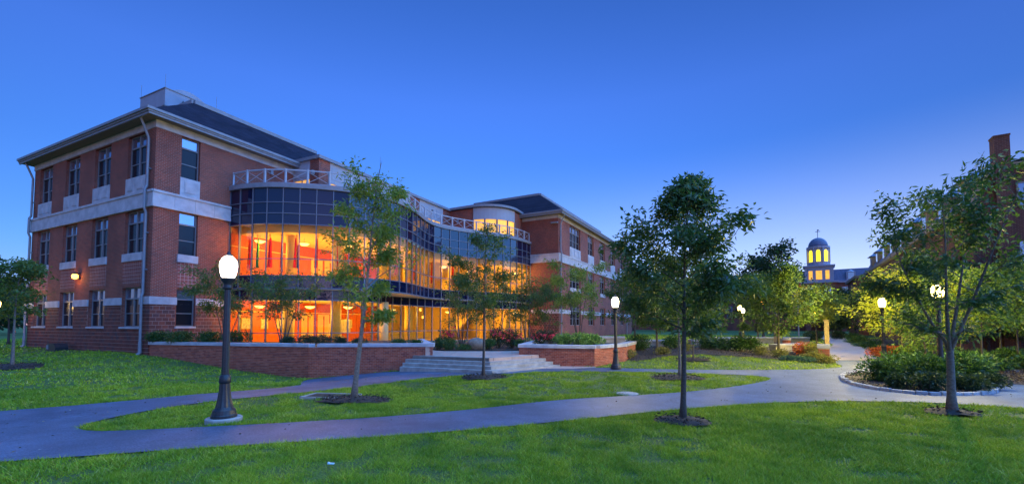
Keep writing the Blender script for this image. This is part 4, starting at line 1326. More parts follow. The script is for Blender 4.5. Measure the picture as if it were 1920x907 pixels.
for row, (z0, z1) in enumerate(((7.2, 9.6), (3.2, 5.8))):
    for x in [-43, -40.5, -38, -35.5, -33, -30.5, -28, -25.5, -23, -20.5, -18, -15.5, -13, -10.5, -8, -5, 4.6, 6.6, 9.6, 11.6]:
        mb = MB(); mb.box(x - .62, x + .62, .9, 1.05, z0 - .12, z1 + .12); f = mb.build('window', M_['far_white'], hall)
        mb = MB(); mb.box(x - .5, x - .02, .86, .9, z0, z1); mb.box(x + .02, x + .5, .86, .9, z0, z1); mb.build('pane', M_['lit_window' if (row == 0 and x == -8) else 'sash_clear'], f)
for x in (-1.6, 1.6):
    mb = MB(); mb.box(x - .55, x + .55, -.72, -.58, 7.4, 9.6); f = mb.build('window', M_['far_white'], hall)
    mb = MB(); mb.box(x - .42, x + .42, -.76, -.72, 7.5, 9.5); mb.build('pane', M_['sash_clear'], f)
# arched porch glowing orange
mb = MB()
n = 10
for s_ in (0,):
    outer = [(-2.6, -.5), (-2.6, 2.6)] + [(-2.6 * math.cos(math.pi * k / n), 2.6 + 2.2 * math.sin(math.pi * k / n)) for k in range(1, n)] + [(2.6, 2.6), (2.6, -.5)]
    inn = [(1.7, -.5), (1.7, 2.4)] + [(1.7 * math.cos(math.pi * k / n), 2.4 + 1.5 * math.sin(math.pi * k / n)) for k in range(1, n)] + [(-1.7, 2.4), (-1.7, -.5)]
    a = [mb.pt((x, -3.4, z)) for x, z in outer]; b = [mb.pt((x, -3.4, z)) for x, z in inn[::-1]]
    a2_ = [mb.pt((x, -.6, z)) for x, z in outer]; b2_ = [mb.pt((x, -.6, z)) for x, z in inn[::-1]]
    for k in range(len(a) - 1):
        mb.f += [[a[k], a[k + 1], b[k + 1], b[k]], [a[k], a2_[k], a2_[k + 1], a[k + 1]], [b[k], b[k + 1], b2_[k + 1], b2_[k]]]
mb.build('porch_arch', M_['brick_far'], hall)

# ------------------------------------------------------------------ brick hall with chimney on the right
RBX = math.atan2(22.9, 36)
rb = empty('gabled_hall', (28.2, 26.2, 0), math.pi / 2 - RBX, 'dark brick hall with steep roof, dormers and a tall chimney at the right edge', 'building')
def rbm(mb): return mb
Wd = 14.0
FG = frame((0, 0, 0), (0, -1, 0), (1, 0, 0))      # gable end: x across (to the right), inward = +length
FS = frame((0, 0, 0), (1, 0, 0), (0, -1, 0))      # long side facing the walkway
Lr = 44
gw = [(1.72, 2.6, 9.0, 10.4), (4.2, 5.1, 9.0, 10.4), (1.72, 2.6, 5.2, 7.0), (4.2, 5.1, 5.2, 7.0), (1.72, 2.6, 1.6, 3.4)]
mb = MB(FG); wall_sheet(mb, 0, Wd, -.5, 9.4, [(a, b, c, min(d, 9.399)) for a, b, c, d in gw if c < 8])
mb.poly([(0, 0, 9.4), (1.45, 0, 9.4), (1.45, 0, 11.4), (.85, 0, 11.4)])
mb.box(1.45, Wd, 0.001, .3, 9.4, 11.4)
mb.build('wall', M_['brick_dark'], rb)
sw = [(x, x + 1.1, z0, z1) for x in [2.2 + 3.4 * k for k in range(12)] for z0, z1 in ((5.2, 7.2), (1.6, 3.6))]
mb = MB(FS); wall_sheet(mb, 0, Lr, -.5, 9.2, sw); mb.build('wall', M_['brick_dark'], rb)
def simple_window(M, a, b, c, d, parent, mt='sash_clear', y=.12):
    mb = MB(M); fw = .07
    mb.box(a, a + fw, y, y + .1, c, d); mb.box(b - fw, b, y, y + .1, c, d); mb.box(a + fw, b - fw, y, y + .1, c, c + fw); mb.box(a + fw, b - fw, y, y + .1, d - fw, d); mb.box(a + fw, b - fw, y - .01, y + .1, (c + d) / 2 - .04, (c + d) / 2 + .04)
    f = mb.build('window', M_['window_frame'], parent)
    for z0, z1 in ((c + fw, (c + d) / 2 - .04), ((c + d) / 2 + .04, d - fw)):
        mb = MB(M); mb.box(a + fw, b - fw, y + .05, y + .06, z0, z1); mb.build('pane', M_[mt], f)
for a, b, c, d in gw: simple_window(FG, a, b, c, d, rb, y=.12 if c < 8 else -.06)
for a, b, c, d in sw: simple_window(FS, a, b, c, d, rb)
mb = MB(FS); mb.box(-.25, Lr + .3, -.42, .05, 9.2, 9.5); mb.build('cornice', M_['beige_trim'], rb)
mb = MB(FS)
mb.poly([(-.2, -.3, 9.5), (Lr, -.3, 9.5), (Lr, .9, 11.5), (-.2, .9, 11.5)])
mb.poly([(-.2, .9, 11.5), (Lr, .9, 11.5), (Lr, 7.0, 13.0), (-.2, 7.0, 13.0)])
mb.poly([(-.2, 7.0, 13.0), (Lr, 7.0, 13.0), (Lr, 14.2, 11.7), (-.2, 14.2, 11.7)])
mb.build('roof', M_['slate_blue'], rb)
mb = MB(FG); mb.bar((-.3, -.12, 9.45), (.85, -.12, 11.5), .3, .16); mb.box(1.5, Wd, -.2, .2, 11.4, 11.58); mb.build('verge', M_['beige_trim'], rb)
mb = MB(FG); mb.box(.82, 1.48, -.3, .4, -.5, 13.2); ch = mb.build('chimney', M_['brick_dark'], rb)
mb = MB(FG); mb.box(.79, 1.51, -.33, .43, 13.2, 13.3); mb.build('chimney_cap', M_['brick_dark'], ch)
for k in range(9):
    x = 1.5 + 4.6 * k
    mb = MB(FS); mb.box(x - .8, x + .8, -.2, 1.3, 9.6, 11.1); d_ = mb.build('dormer', M_['beige_trim'], rb)
    mb = MB(FS)
    a = [(x - 1.05, -.5, 11.1), (x + 1.05, -.5, 11.1), (x + 1.05, 1.4, 11.1), (x - 1.05, 1.4, 11.1)]
    i = [mb.pt(p) for p in a] + [mb.pt((x, .3, 11.7)), mb.pt((x, 1.5, 11.75))]
    mb.f += [[i[0], i[1], i[4]], [i[1], i[2], i[5], i[4]], [i[3], i[0], i[4], i[5]], [i[0], i[3], i[2], i[1]]]
    mb.build('dormer_roof', M_['slate_blue'], d_)
    mb = MB(FS); mb.box(x - .5, x + .5, -.225, -.2, 9.8, 10.95); mb.build('pane', M_['sash_clear'], d_)
mb = MB(frame((44, 0, 0), (1, 0, 0), (0, -1, 0))); mb.box(0, 12, -1.2, 12, -.5, 8.8); mb.build('wall', M_['brick_far'], rb)
mb = MB(frame((44, 0, 0), (1, 0, 0), (0, -1, 0))); mb.box(-.3, 12.3, -1.5, 12.3, 8.8, 9.2); mb.build('cornice', M_['beige_trim'], rb)
# low brick building with white trim seen under the maples between the wings

# ------------------------------------------------------------------ trees and shrubs
def leaf_verts(base, d, length, width, rs, fold=.25):
    """kite-shaped leaves: 4 vertices each"""
    n = len(base)
    d = d / np.maximum(np.linalg.norm(d, axis=1, keepdims=True), 1e-6)
    r_ = rs.normal(size=(n, 3)); r_[:, 2] *= .6
    side = np.cross(d, r_); side /= np.maximum(np.linalg.norm(side, axis=1, keepdims=True), 1e-6)
    up = np.cross(side, d)
    L = length * rs.uniform(.65, 1.25, (n, 1)); Wd_ = width * rs.uniform(.7, 1.2, (n, 1))
    tip = base + d * L - np.array([0, 0, 1]) * L * rs.uniform(0, .25, (n, 1))
    mid = base + d * L * .45
    v = np.stack([base, mid + side * Wd_ / 2 + up * Wd_ * fold, tip, mid - side * Wd_ / 2 + up * Wd_ * fold], 1)
    return v.reshape(-1, 3)

def tree(name, label, x, y, H, h0, Rc, nleaf, leaf=(.11, .04), mat='leaf_mid', bark='bark_dark', seed=0, lean=(0, 0), stems=1, shape='oval', tr=.06, group=None, z=None, droop=.35, nb=18, spread=.16, bare_top=0.0, flat=0.0, cat='tree', fork=0.0, prune=None):
    rs = np.random.RandomState(seed)
    z0 = g1(x, y) if z is None else z
    root = empty(name, (x, y, z0), 0, label, cat, group)
    wood = MB()
    tw = []            # twig sample points (position, direction, weight)
    def prof(t):
        if shape == 'oval': return max(.25, math.sin(math.pi * (.14 + .78 * t)) ** .8)
        if shape == 'pyramid': return max(.16, (1 - t) ** .75 * (.55 + .9 * min(1, t * 3 + .25)) / 1.35)
        if shape == 'vase': return max(.3, .55 + .5 * math.sin(math.pi * (.1 + .75 * t)))
        if shape == 'broad': return max(.3, math.sin(math.pi * (.25 + .6 * t)))
        return 1
    for s_ in range(stems):
        if stems == 1: sx, sy, ang = 0, 0, None
        else:
            ang = 2 * math.pi * s_ / stems + rs.rand() * .8
            sx, sy = (.06 * math.cos(ang), .06 * math.sin(ang)) if not fork else (0, 0)
        pts, rads = [], []
        ph = rs.rand(4) * 6
        nseg = 10
        hh = H * (1 if stems == 1 else rs.uniform(.82, 1.0)) * (.96 if bare_top == 0 else 1)
        for k in range(nseg + 1):
            t = k / nseg
            wob = 1 if not fork else (0 if hh * t <= fork else 1)
            px = sx + lean[0] * t ** 1.2 + wob * .035 * H * .3 * math.sin(t * 5 + ph[0]) * t
            py = sy + lean[1] * t ** 1.2 + wob * .035 * H * .3 * math.sin(t * 4.3 + ph[1]) * t
            if stems > 1:
                tt = t if not fork else max(0, (hh * t - fork) / (hh - fork)) ** .75
                px += math.cos(ang) * Rc * .55 * tt ** 1.1; py += math.sin(ang) * Rc * .55 * tt ** 1.1
            pts.append(Vector((px, py, -.12 + (hh + .12) * t)))
            flare = 1.5 - .5 * min(1, t * 14)
            rads.append(max(.006, tr * (1 - .93 * t ** .85) * flare / (1 if stems == 1 or (fork and hh * t < fork) else 1.5)))
        if fork and s_ > 0:
            i1 = max(0, int(fork / hh * nseg) - 0)
            wood.tube(pts[i1:], rads[i1 + 1:i1 + 2] + rads[i1 + 1:], 8, False)
        else: wood.tube(pts, rads, 8 if tr > .03 else 6)
        n_b = nb if stems == 1 else max(5, nb // stems)
        for b in range(n_b):
            tb = (b + rs.rand() * .8) / n_b
            hz_ = (h0 + (hh * (1 - bare_top) - h0) * tb ** .95) / hh
            hz_ = min(hz_, .985)
            i = hz_ * nseg; i0 = min(int(i), nseg - 1); f_ = i - i0
            p0 = pts[i0].lerp(pts[i0 + 1], f_)
            az = b * 2.39996 + rs.rand() * .7 + s_ * 1.3
            ln = Rc * prof(tb) * rs.uniform(.72, 1.12) * (1 if stems == 1 else .62)
            el = R(28 + 30 * tb + rs.uniform(-12, 12)) * (1 - flat)
            d = Vector((math.cos(az) * math.cos(el), math.sin(az) * math.cos(el), math.sin(el)))
            bp = [p0]
            for k in range(1, 5):
                dd = d + Vector((rs.uniform(-.16, .16), rs.uniform(-.16, .16), rs.uniform(-.12, .1) - .06 * k * (1 - tb)))
                bp.append(bp[-1] + dd.normalized() * ln / 4)
            r0 = max(.007, rads[i0] * .5)
            wood.tube(bp, [r0, r0 * .75, r0 * .5, r0 * .32, .004], 5, False)
            for k in range(1, 5):
                for q in range(5):
                    f2 = rs.rand(); P_ = bp[k - 1].lerp(bp[k], f2)
                    if k > 1 or f2 > .3: tw.append((P_, (bp[k] - bp[k - 1]).normalized(), .35 + .2 * k))
            for k in range(4):
                f2 = .3 + .7 * rs.rand(); jj = min(3, int(f2 * 4)); P_ = bp[jj].lerp(bp[jj + 1], f2 * 4 - jj)
                sd = Vector((d.x + rs.uniform(-.9, .9), d.y + rs.uniform(-.9, .9), d.z * .6 + rs.uniform(-.4, .5))).normalized()
                sl = ln * rs.uniform(.22, .45)
                e1 = P_ + sd * sl * .5; e2 = e1 + (sd + Vector((0, 0, -.15))).normalized() * sl * .5
                wood.tube([P_, e1, e2], [max(.005, r0 * .3), .005, .003], 4, False)
                for q in range(7):
                    f3 = rs.rand()
                    tw.append((P_.lerp(e1, f3) if q < 3 else e1.lerp(e2, f3), sd, 1.2))
        if bare_top:
            for k in range(3):
                P_ = pts[-2].lerp(pts[-1], .2 + .3 * k)
                wood.tube([P_, P_ + Vector((rs.uniform(-.2, .2), rs.uniform(-.2, .2), .35))], [.006, .003], 4, False)
    wood.build('trunk', M_[bark], root, smooth=True)
    P_ = np.array([t[0][:] for t in tw]); D_ = np.array([t[1][:] for t in tw]); W_ = np.array([t[2] for t in tw])
    # clumping: only some twigs are leafy, so gaps stay open
    gap = np.sin(P_[:, 0] * 4.3 / max(1, Rc * .6) + seed) * np.sin(P_[:, 1] * 4.1 / max(1, Rc * .6) + seed * 2) * np.sin(P_[:, 2] * 4.6 / max(1, Rc * .6) + seed * .7)
    W_ = W_ * (rs.rand(len(W_)) > .42) * np.clip(.55 + 1.6 * gap, .06, 2)
    pick = rs.choice(len(P_), nleaf, p=W_ / W_.sum())
    base = P_[pick] + np.clip(rs.normal(scale=spread, size=(nleaf, 3)), -1.7 * spread, 1.7 * spread) * np.array([1, 1, .7])
    d = D_[pick] * .7 + rs.normal(scale=.75, size=(nleaf, 3)); d[:, 2] -= droop
    if prune:
        ok = ~prune(base[:, 0], base[:, 1], base[:, 2]); base, d = base[ok], d[ok]
    me = fast_mesh('crown', leaf_verts(base, d, leaf[0], leaf[1], rs), 4)
    link('crown', me, M_[mat], root)
    return root

# foreground and mid trees
tree('ash_tree', 'young ash with yellow-green leaves and bare leader, in front of the left planter', -4.37, 12.12, 6.7, 2.2, 1.5, 6400, (.15, .042), 'leaf_ash', 'bark_grey', 21, (.7, .1), shape='oval', tr=.085, nb=20, bare_top=.14, spread=.13)
tree('ash_tree', 'slender young tree on the middle lawn in front of the steps', -1.13, 17.19, 5.6, 2.4, 1.75, 4200, (.15, .045), 'leaf_mid', 'bark_dark', 5, (.1, 0), shape='oval', tr=.065, nb=16, bare_top=.05, spread=.13, flat=.2)
tree('ash_tree', 'dense dark green tree standing on the front lawn right of centre', 3.68, 9.5, 5.3, 1.85, 1.95, 10500, (.15, .05), 'leaf_dark', 'bark_dark', 11, (.22, 0), shape='pyramid', tr=.075, nb=30, spread=.15, prune=lambda a, b, c: (a < -1.12) & (c < 2.95))
tree('ash_tree', 'thin trunked tree in a mulch ring behind the dense dark tree', 6.3, 16.48, 4.2, 2.0, 1.5, 4800, (.15, .055), 'leaf_dark', 'bark_grey', 12, (.0, 0), shape='broad', tr=.075, nb=20, spread=.17)
tree('ash_tree', 'wide spreading forked tree on the front lawn at the right', 10.11, 10.12, 5.2, 1.7, 2.05, 7000, (.145, .05), 'leaf_dark', 'bark_grey', 14, (.1, 0), shape='vase', tr=.095, nb=32, spread=.16, stems=4, fork=1.65, prune=lambda a, b, c: (np.abs(a + .02) < .26) & (np.abs(c - 2.98) < .32))
tree('young_tree', 'small tree with dark crown at the left edge of the left lawn', -20.7, 18.14, 4.2, 2.2, 1.2, 2600, (.17, .07), 'leaf_mid', 'bark_grey', 16, (.1, 0), shape='oval', tr=.07, nb=18, spread=.17)
tree('young_tree', 'lamp-lit bright green tree far behind the left building corner', -38.6, 33.5, 4.2, 1.6, 2.0, 3000, (.2, .09), 'leaf_yellow', 'bark_dark', 17, shape='broad', tr=.09)
# multi-stemmed trees against the glass front
def planter_tree(px, Y, H, Rc, label, seed, mat='leaf_mid', stems=4, n=2600, zz=None, h0=1.5):
    x = (px - 960) / 817 * Y
    tree('multi_stem_tree', label, x, Y, H, h0, Rc, n, (.17, .06), mat, 'bark_dark', seed, stems=stems, shape='vase', tr=.055, group='multi-stemmed trees along the glass front', z=zz, nb=24, flat=.35, spread=.2)
planter_tree(425, 22.6, 3.9, 1.75, 'multi-stemmed tree behind the tall lamp, at the left end of the glass front', 31, 'leaf_mid', 3, 3000, 1.0)
planter_tree(532, 22.4, 3.7, 1.8, 'multi-stemmed tree in the left planter, right of the tall lamp', 32, 'leaf_mid', 4, 3000, 1.0)
planter_tree(866, 27.5, 4.6, 2.1, 'multi-stemmed tree on the plaza bed beside the boulder', 33, 'leaf_mid', 5, 2800, .66)
planter_tree(930, 29.0, 4.6, 2.0, 'multi-stemmed tree behind the pink rhododendrons', 34, 'leaf_mid', 4, 2400, .66)
planter_tree(988, 30.0, 4.8, 2.0, 'multi-stemmed tree at the right end of the glass front', 35, 'leaf_mid', 4, 2800, .66)
planter_tree(1022, 31.0, 5.0, 1.9, 'multi-stemmed tree in front of the orange-lit brick corner', 36, 'leaf_mid', 4, 2800, .6)
planter_tree(1085, 27.0, 5.0, 2.1, 'lamp-lit multi-stemmed tree over the bright shrubs of the right planter', 37, 'leaf_ash', 4, 4200, .96, 1.6)
# trees of the rear garden, left to right
def rear(px, py, Y, H, h0, Rc, n, label, seed, mat, shape='broad', leaf=(.2, .085), name='garden_tree', tr=.09, group='trees of the rear garden', **kw):
    x = (px - 960) / 817 * Y
    tree(name, label, x, Y, H * .86, h0, Rc, n, leaf, mat, 'bark_dark', seed, shape=shape, tr=tr, group=group, nb=24, spread=.22, **kw)
rear(1190, 0, 31, 5.0, 1.5, 2.6, 4600, 'bushy tree right of the white-lit planter lamp', 41, 'leaf_mid')
rear(1231, 0, 26, 4.4, 1.3, 2.1, 5200, 'small round tree in the rear mulch bed, left of the dense dark tree', 42, 'leaf_mid')
rear(1298, 0, 22.1, 3.6, 1.5, 1.6, 4200, 'small tree in its own mulch ring on the back lawn', 43, 'leaf_mid', leaf=(.16, .065), tr=.05)
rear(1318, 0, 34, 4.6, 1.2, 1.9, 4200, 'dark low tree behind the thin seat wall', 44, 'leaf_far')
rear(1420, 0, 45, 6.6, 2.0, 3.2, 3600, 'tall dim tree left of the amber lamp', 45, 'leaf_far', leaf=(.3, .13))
rear(1458, 0, 25.5, 4.5, 1.2, 2.7, 9500, 'broad olive green tree at the centre of the rear mulch bed', 46, 'leaf_mid', shape='broad')
rear(1530, 0, 33, 3.7, 1.6, 2.6, 5200, 'olive tree over the square post beside the walkway', 47, 'leaf_yellow')
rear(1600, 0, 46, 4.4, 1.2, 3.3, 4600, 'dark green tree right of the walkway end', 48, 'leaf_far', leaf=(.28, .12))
rear(1650, 0, 37, 4.6, 1.4, 2.8, 4200, 'mid green tree behind the yellow-lit lamp', 49, 'leaf_mid', leaf=(.24, .1))
rear(1690, 0, 22.5, 4.5, 1.1, 2.3, 6200, 'yellow-green lamp-lit tree right of the walkway', 50, 'leaf_yellow', leaf=(.17, .07))
rear(1742, 0, 17.5, 3.9, .8, 1.7, 3000, 'small forked tree behind the stone-edged bed', 51, 'leaf_mid', shape='vase', leaf=(.16, .06), tr=.07, stems=2)
for k, (px, Y, H, m_) in enumerate(((1800, 19.5, 4.2, 'leaf_yellow'), (1838, 18.2, 4.3, 'leaf_ash'), (1872, 20.0, 4.6, 'leaf_yellow'), (1905, 18.8, 4.5, 'leaf_ash'), (1945, 20.5, 4.9, 'leaf_mid'))):
    rear(px, 0, Y, H, 1.6, 1.5, 3600, f'slim lamp-lit tree in the grove before the dark brick hall, {ordinals[k]} from the left', 60 + k, m_, leaf=(.16, .065), tr=.045, name='slim_tree', group='slim trees of the right grove')
for k, (px, Y, H) in enumerate(((1778, 25, 5.2), (1850, 26, 5.0), (1930, 24, 5.2))):
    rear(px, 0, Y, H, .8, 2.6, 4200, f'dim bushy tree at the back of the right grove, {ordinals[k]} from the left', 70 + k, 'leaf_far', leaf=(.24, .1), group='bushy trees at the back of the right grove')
# distant trees
def far_tree(px, Y, H, Rc, label, seed, n=3200):
    x = (px - 960) / 817 * Y
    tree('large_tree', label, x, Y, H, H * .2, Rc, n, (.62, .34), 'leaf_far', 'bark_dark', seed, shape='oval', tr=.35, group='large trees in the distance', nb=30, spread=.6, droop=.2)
far_tree(1462, 80, 15.6, 5.6, 'tall dark tree against the sky left of the cupola', 81, 2500)
far_tree(1420, 86, 13.5, 5.5, 'dark tree crown seen behind the dense front tree', 82)
far_tree(1330, 90, 11, 5.5, 'distant dark tree above the rear seat wall', 83)
far_tree(1255, 95, 9.5, 5.5, 'distant low tree behind the bushy garden trees', 84)
far_tree(1185, 100, 9.0, 6, 'distant low tree just right of the building end', 85)
far_tree(1650, 70, 5.6, 4, 'distant tree at the foot of the domed hall', 86)
far_tree(1565, 75, 5.2, 3.5, 'distant tree beside the hall entrance', 87)
far_tree(-15, 60, 6.2, 4.5, 'distant tree behind the lamp at the left edge', 88)
far_tree(25, 75, 7.2, 5, 'distant tree by the left corner of the brick building', 89)
far_tree(-60, 62, 8.0, 5, 'distant tree just beyond the left edge', 90)

# mulch rings under the lawn trees
for nm, x, y, rx, ry, s_ in (('ash', -4.3, 12.1, 1.05, .75, 1), ('slender', -1.13, 17.2, .95, .8, 2), ('dense', 3.68, 9.5, .62, .5, 3), ('thin', 6.23, 16.5, .95, .8, 4), ('forked', 10.11, 10.15, .55, .45, 5), ('left', -20.9, 18.1, 1.35, 1.0, 6), ('ringed', 9.08 + .1, 22.1, .85, .7, 7)):
    mulch('mulch_ring', ring(x, y, rx, ry, 20, s_), .035, .09)
# chips of mulch on the rings
def chips():
    rs = np.random.RandomState(8); B = []
    for p in mulch_polys:
        pa = np.array(p); lo, hi = pa.min(0), pa.max(0)
        area = np.prod(hi - lo); n = int(min(9000, area * 240))
        q = lo + rs.rand(n, 2) * (hi - lo)
        q = q[inside(p, q[:, 0], q[:, 1])]
        if len(q): B.append(q)
    q = np.concatenate(B); n = len(q)
    base = np.column_stack([q, gz(q[:, 0], q[:, 1]) + .05 + rs.rand(n) * .09])
    d = rs.normal(size=(n, 3)); d[:, 2] *= .25
    v = leaf_verts(base, d, .07, .03, rs, .1)
    tag(link('mulch_chips', fast_mesh('mulch_chips', v, 4), M_['soil']), 'dark shredded bark mulch on the beds and tree rings', 'mulch', kind='stuff')
chips()

def shrub(name, label, x, y, z, rx, ry, h, n, mat, seed, leaf=(.09, .05), group=None, flowers=None, nf=0):
    rs = np.random.RandomState(seed)
    root = empty(name, (x, y, z), 0, label, 'shrub', group)
    wood = MB(); tips = []
    for k in range(9):
        a = rs.rand() * 6.28; r_ = rs.uniform(.2, .8)
        e_ = Vector((rx * r_ * math.cos(a), ry * r_ * math.sin(a), h * rs.uniform(.55, .85)))
        wood.tube([Vector((e_.x * .15, e_.y * .15, -.1)), Vector((e_.x * .6, e_.y * .6, e_.z * .5)), e_], [.02, .014, .006], 5, False)
    wood.build('stems', M_['bark_dark'], root)
    # lumpy dome: several clumps
    nc = 9
    ca = rs.rand(nc) * 6.28; cr_ = rs.uniform(0, .62, nc)
    cc = np.stack([rx * cr_ * np.cos(ca), ry * cr_ * np.sin(ca), h * rs.uniform(.4, .68, nc)], 1)
    cs = np.array([rx, ry, h * .8])[None] * rs.uniform(.38, .62, (nc, 1))
    pick = rs.randint(0, nc, n)
    u_ = rs.normal(size=(n, 3)); u_ /= np.linalg.norm(u_, axis=1, keepdims=True)
    base = cc[pick] + u_ * cs[pick] * rs.uniform(.55, 1.05, (n, 1))
    base[:, 2] = np.abs(base[:, 2]) * .98 + .02
    d = u_ + rs.normal(scale=.5, size=(n, 3)); d[:, 2] += .1
    link('foliage', fast_mesh('foliage', leaf_verts(base, d, leaf[0], leaf[1], rs), 4), M_[mat], root)
    if flowers:
        pick = rs.randint(0, nc, nf)
        u_ = rs.normal(size=(nf, 3)); u_[:, 2] = np.abs(u_[:, 2]) * .7; u_[:, 1] -= .5; u_ /= np.linalg.norm(u_, axis=1, keepdims=True)
        c_ = cc[pick] + u_ * cs[pick] * 1.06
        base = np.repeat(c_, 12, 0) + rs.normal(scale=.045, size=(nf * 12, 3))
        link('blossom', fast_mesh('blossom', leaf_verts(base, rs.normal(size=(nf * 12, 3)), .09, .06, rs), 4), M_[flowers], root)
    return root
def along(n, k): return ['leftmost', 'second from the left', 'third from the left', 'fourth from the left', 'fifth from the left', 'sixth from the left', 'seventh from the left', 'eighth from the left', 'ninth from the left', 'tenth from the left'][k] if k < n - 1 else 'rightmost'
def row(name, desc, items, z, mat, seed, leaf, group, dens=1400, flowers=None, nf=0):
    n = len(items)
    for k, (px, Y, r_, h) in enumerate(items):
        x = (px - 960) / 817 * Y
        zz = g1(x, Y) if z is None else z
        shrub(name, f'{desc}, {along(n, k)}' if n > 1 else desc, x, Y, zz, r_, r_ * .9, h, int(dens * max(.5, r_ * r_ * 1.6)), mat, seed + k, leaf, group, flowers, nf)
row('planter_shrub', 'leafy shrub at the brick end of the left planter', [(300, 23.2, .75, .7), (345, 23.0, .8, .75), (395, 22.8, .75, .7), (445, 22.6, .7, .75)], 1.0, 'shrub_green', 100, (.11, .05), 'shrubs at the left end of the left planter')
row('clipped_shrub', 'dense rounded shrub before the ground storey glass in the left planter', [(545, 22.0, .5, .45), (575, 22.0, .62, .55), (607, 22.0, .62, .55), (640, 22.1, .5, .42), (672, 22.2, .45, .35)], 1.0, 'shrub_dark', 110, (.06, .035), 'rounded shrubs in the left planter', 3000)
row('low_shrub', 'low green shrub at the right end of the left planter', [(745, 22.5, .5, .3), (780, 22.6, .45, .28)], 1.0, 'shrub_green', 118, (.07, .04), 'low shrubs in the left planter', 2000)
row('clipped_shrub', 'round green shrub at the back of the plaza', [(823, 24.9, .48, .72), (844, 24.6, .5, .66), (915, 24.8, .5, .62), (978, 24.8, .45, .6)], .64, 'shrub_green', 120, (.07, .04), 'round shrubs of the plaza bed', 2600)
row('rhododendron', 'rhododendron with pink blossom at the back of the plaza', [(836, 26.0, .6, 1.25), (935, 26.0, .75, 1.15), (960, 26.2, .75, 1.2)], .64, 'shrub_dark', 130, (.1, .045), 'pink rhododendrons', 1800, 'petal_pink', 20)
row('spreading_shrub', 'low spreading shrub beside the boulder', [(868, 24.6, .55, .3)], .64, 'shrub_green', 135, (.09, .03), None, 2000)
row('rhododendron', 'dim rhododendron with a few pink blooms at the left end of the right planter', [(1012, 24.0, .6, .8), (1035, 24.0, .6, .75)], .96, 'shrub_dark', 137, (.1, .045), 'rhododendrons of the right planter', 1500, 'petal_pink', 14)
row('bright_shrub', 'bright yellow-green shrub spilling over the right planter', [(1060, 22.4, .62, .62), (1086, 22.0, .62, .68), (1112, 22.3, .62, .62)], .96, 'shrub_bright', 140, (.12, .06), 'bright shrubs of the right planter', 1700)
row('golden_shrub', 'golden shrub at the edge of the rear mulch bed', [(1178, 23.2, .62, .5), (1240, 24.6, .5, .4), (1284, 26.0, .55, .6), (1425, 24.3, .5, .45), (1458, 23.2, .55, .45), (1522, 21.8, .65, .5), (1546, 21.2, .5, .35)], None, 'shrub_gold', 150, (.1, .05), 'golden shrubs of the rear bed', 1300)
row('green_shrub', 'mid green shrub at the back of the rear mulch bed', [(1200, 27, .9, .95), (1262, 28, .8, .8), (1330, 27.5, .9, .9), (1355, 27, .8, .8), (1385, 26.5, .9, .95), (1408, 26.3, .8, .85)], None, 'shrub_green', 160, (.12, .06), 'green shrubs of the rear bed', 1300)
row('flame_shrub', 'reddish flowering shrub behind the brick pier', [(1500, 25.0, .7, .7)], None, 'shrub_orange', 170, (.1, .05), None, 1300)
row('golden_shrub', 'tall golden shrub left of the brick pier', [(1528, 24.2, .65, .8)], None, 'shrub_gold', 172, (.1, .05), None, 1500)
row('teal_shrub', 'bluish low juniper in the rear bed', [(1478, 22.0, .8, .22), (1505, 21.5, .7, .22)], None, 'shrub_teal', 174, (.08, .03), 'junipers of the rear bed', 1800)
row('dark_hedge_shrub', 'dark clipped shrub at the end of the walkway', [(1524, 44.0, 1.1, 1.0), (1568, 48, 1.0, .9)], None, 'shrub_dark', 176, (.12, .06), 'clipped shrubs at the walkway end', 1500)
row('flame_azalea', 'orange-red azalea right of the walkway', [(1645, 24.6, .6, .55), (1668, 23.4, .75, .7), (1690, 23.8, .6, .6)], None, 'shrub_orange', 180, (.1, .05), 'orange azaleas', 1500)
row('border_shrub', 'green shrub in the border right of the walkway', [(1600, 42, 1.0, .8), (1612, 36, .9, .7), (1632, 31, .8, .6), (1655, 27.2, .7, .5), (1700, 22.2, .8, .7), (1740, 21.4, .9, .9), (1780, 20.8, .8, .8)], None, 'shrub_green', 190, (.12, .05), 'green shrubs of the walkway border', 1300)
row('teal_shrub', 'bluish ground juniper in the border right of the walkway', [(1598, 39, .9, .25), (1618, 33, .9, .25), (1640, 28.5, .8, .22)], None, 'shrub_teal', 200, (.08, .03), 'junipers of the walkway border', 1500)
row('bed_shrub', 'large leafy shrub in the stone-edged bed, back row', [(1648, 14.6, .62, .95), (1688, 15.6, .7, .9), (1738, 14.2, .8, 1.02), (1800, 14.8, .75, .95), (1835, 15.6, .7, .9)], None, 'shrub_green', 210, (.13, .055), 'large shrubs of the stone-edged bed', 2600)
row('bed_shrub', 'low shrub along the setts of the stone-edged bed, front row', [(1690, 13.3, .42, .45), (1735, 13.0, .5, .6), (1805, 12.95, .5, .5), (1848, 13.3, .45, .45)], None, 'shrub_dark', 220, (.11, .045), 'low shrubs of the stone-edged bed', 2600)
row('grove_shrub', 'bushy shrub on the floor of the right grove', [(1800, 18.2, .8, .8), (1832, 19.4, .8, .7), (1866, 17.9, .75, .5), (1895, 19.3, .9, .8), (1930, 18.3, .8, .6)], None, 'shrub_green', 230, (.13, .055), 'shrubs of the right grove', 1600)

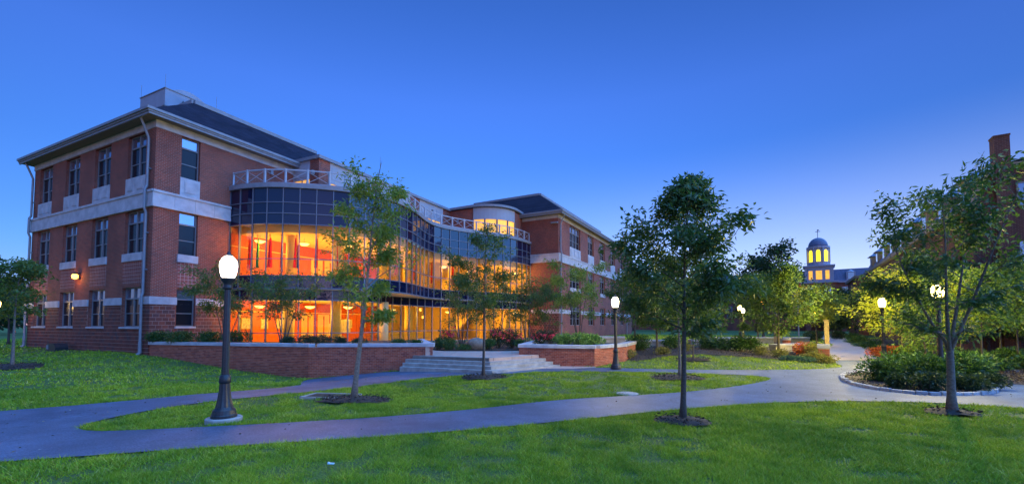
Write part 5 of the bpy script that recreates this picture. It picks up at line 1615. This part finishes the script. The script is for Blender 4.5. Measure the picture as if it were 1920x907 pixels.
# ------------------------------------------------------------------ grass
def grass():
    rs = np.random.RandomState(2)
    out = []
    blocked = [bed] + mulch_polys + [walk]
    plz = [(-19.3, 23.0), (-9.6, 20.6), (-3.8, 20.85), (-1, 18.2), (2.4, 20.9), (3.9, 20.45), (5.9, 22.5), (8, 33), (3, 50), (-35, 40)]
    bldp = [BW(-.1, -.1), BW(-.1, 16), BW(30, 16), BW(30, -.1)]
    tab = rs.rand(256, 256)
    def vnoise(x, y, s_):
        x, y = x / s_, y / s_
        i, j = np.floor(x).astype(int), np.floor(y).astype(int)
        u_, v_ = x - i, y - j
        u_, v_ = u_ * u_ * (3 - 2 * u_), v_ * v_ * (3 - 2 * v_)
        T = lambda a, b: tab[a % 256, b % 256]
        return (T(i, j) * (1 - u_) + T(i + 1, j) * u_) * (1 - v_) + (T(i, j + 1) * (1 - u_) + T(i + 1, j + 1) * u_) * v_
    def field(r0, r1, n, hgt, wid):
        # even density over a ring sector in front of the camera
        a = rs.uniform(R(-56), R(56), n); r_ = np.sqrt(rs.uniform(r0 ** 2, r1 ** 2, n))
        x, y = r_ * np.sin(a), r_ * np.cos(a)
        ok = (~inside(asphalt, x, y)) | inside(island, x, y)
        for p in blocked: ok &= ~inside(p, x, y)
        ok &= ~inside(plz, x, y) & ~inside(bldp, x, y)
        x, y = x[ok], y[ok]; n = len(x)
        # tussocks: taller and denser in patches, thin in between
        cl = .6 * vnoise(x, y, .32) + .4 * vnoise(x + 50, y, .9)
        ne = np.array(near_edge)
        front = (y < np.interp(x, ne[:, 0], ne[:, 1]))
        cl = np.where(front, .56 + (cl - .5) * .8, cl)
        keep = rs.rand(n) < np.clip((cl - .28) * 3.4, .12, 1)
        x, y, cl = x[keep], y[keep], cl[keep]; n = len(x)
        hh = hgt * rs.uniform(.5, 1.25, n) * (.45 + 1.05 * cl)
        z = gz(x, y)
        base = np.stack([x, y, z - .004], 1)
        az = rs.uniform(0, 2 * np.pi, n)
        sd = np.stack([np.cos(az), np.sin(az), np.zeros(n)], 1) * (wid * rs.uniform(.6, 1.3, n))[:, None]
        ln = rs.normal(scale=.85, size=(n, 2))
        tip = base + np.stack([ln[:, 0] * hh, ln[:, 1] * hh, hh], 1)
        out.append(np.stack([base - sd, base + sd, tip], 1).reshape(-1, 3))
    field(4.2, 8, 230000, .06, .0045)
    field(8, 13, 280000, .07, .007)
    field(13, 20, 210000, .075, .011)
    field(20, 34, 130000, .08, .02)
    field(34, 70, 90000, .1, .05)
    v = np.concatenate(out)
    tag(link('grass', fast_mesh('grass', v, 3), M_['grass']), 'short mown green grass of the lawns', 'grass', kind='stuff')
grass()
def flecks():
    rs = np.random.RandomState(6)
    x, y = rs.uniform(-14, 18, 2600), rs.uniform(6, 22, 2600)
    ok = inside(asphalt, x, y) & ~inside(island, x, y)
    x, y = x[ok][:420], y[ok][:420]
    base = np.column_stack([x, y, gz(x, y) + .03])
    d = rs.normal(size=(len(x), 3)); d[:, 2] *= .12
    tag(link('leaf_litter', fast_mesh('leaf_litter', leaf_verts(base, d, .05, .028, rs, .1), 4), M_['litter_leaf']), 'dry leaves and pale flecks scattered on the asphalt path', 'leaf litter', kind='stuff')
flecks()
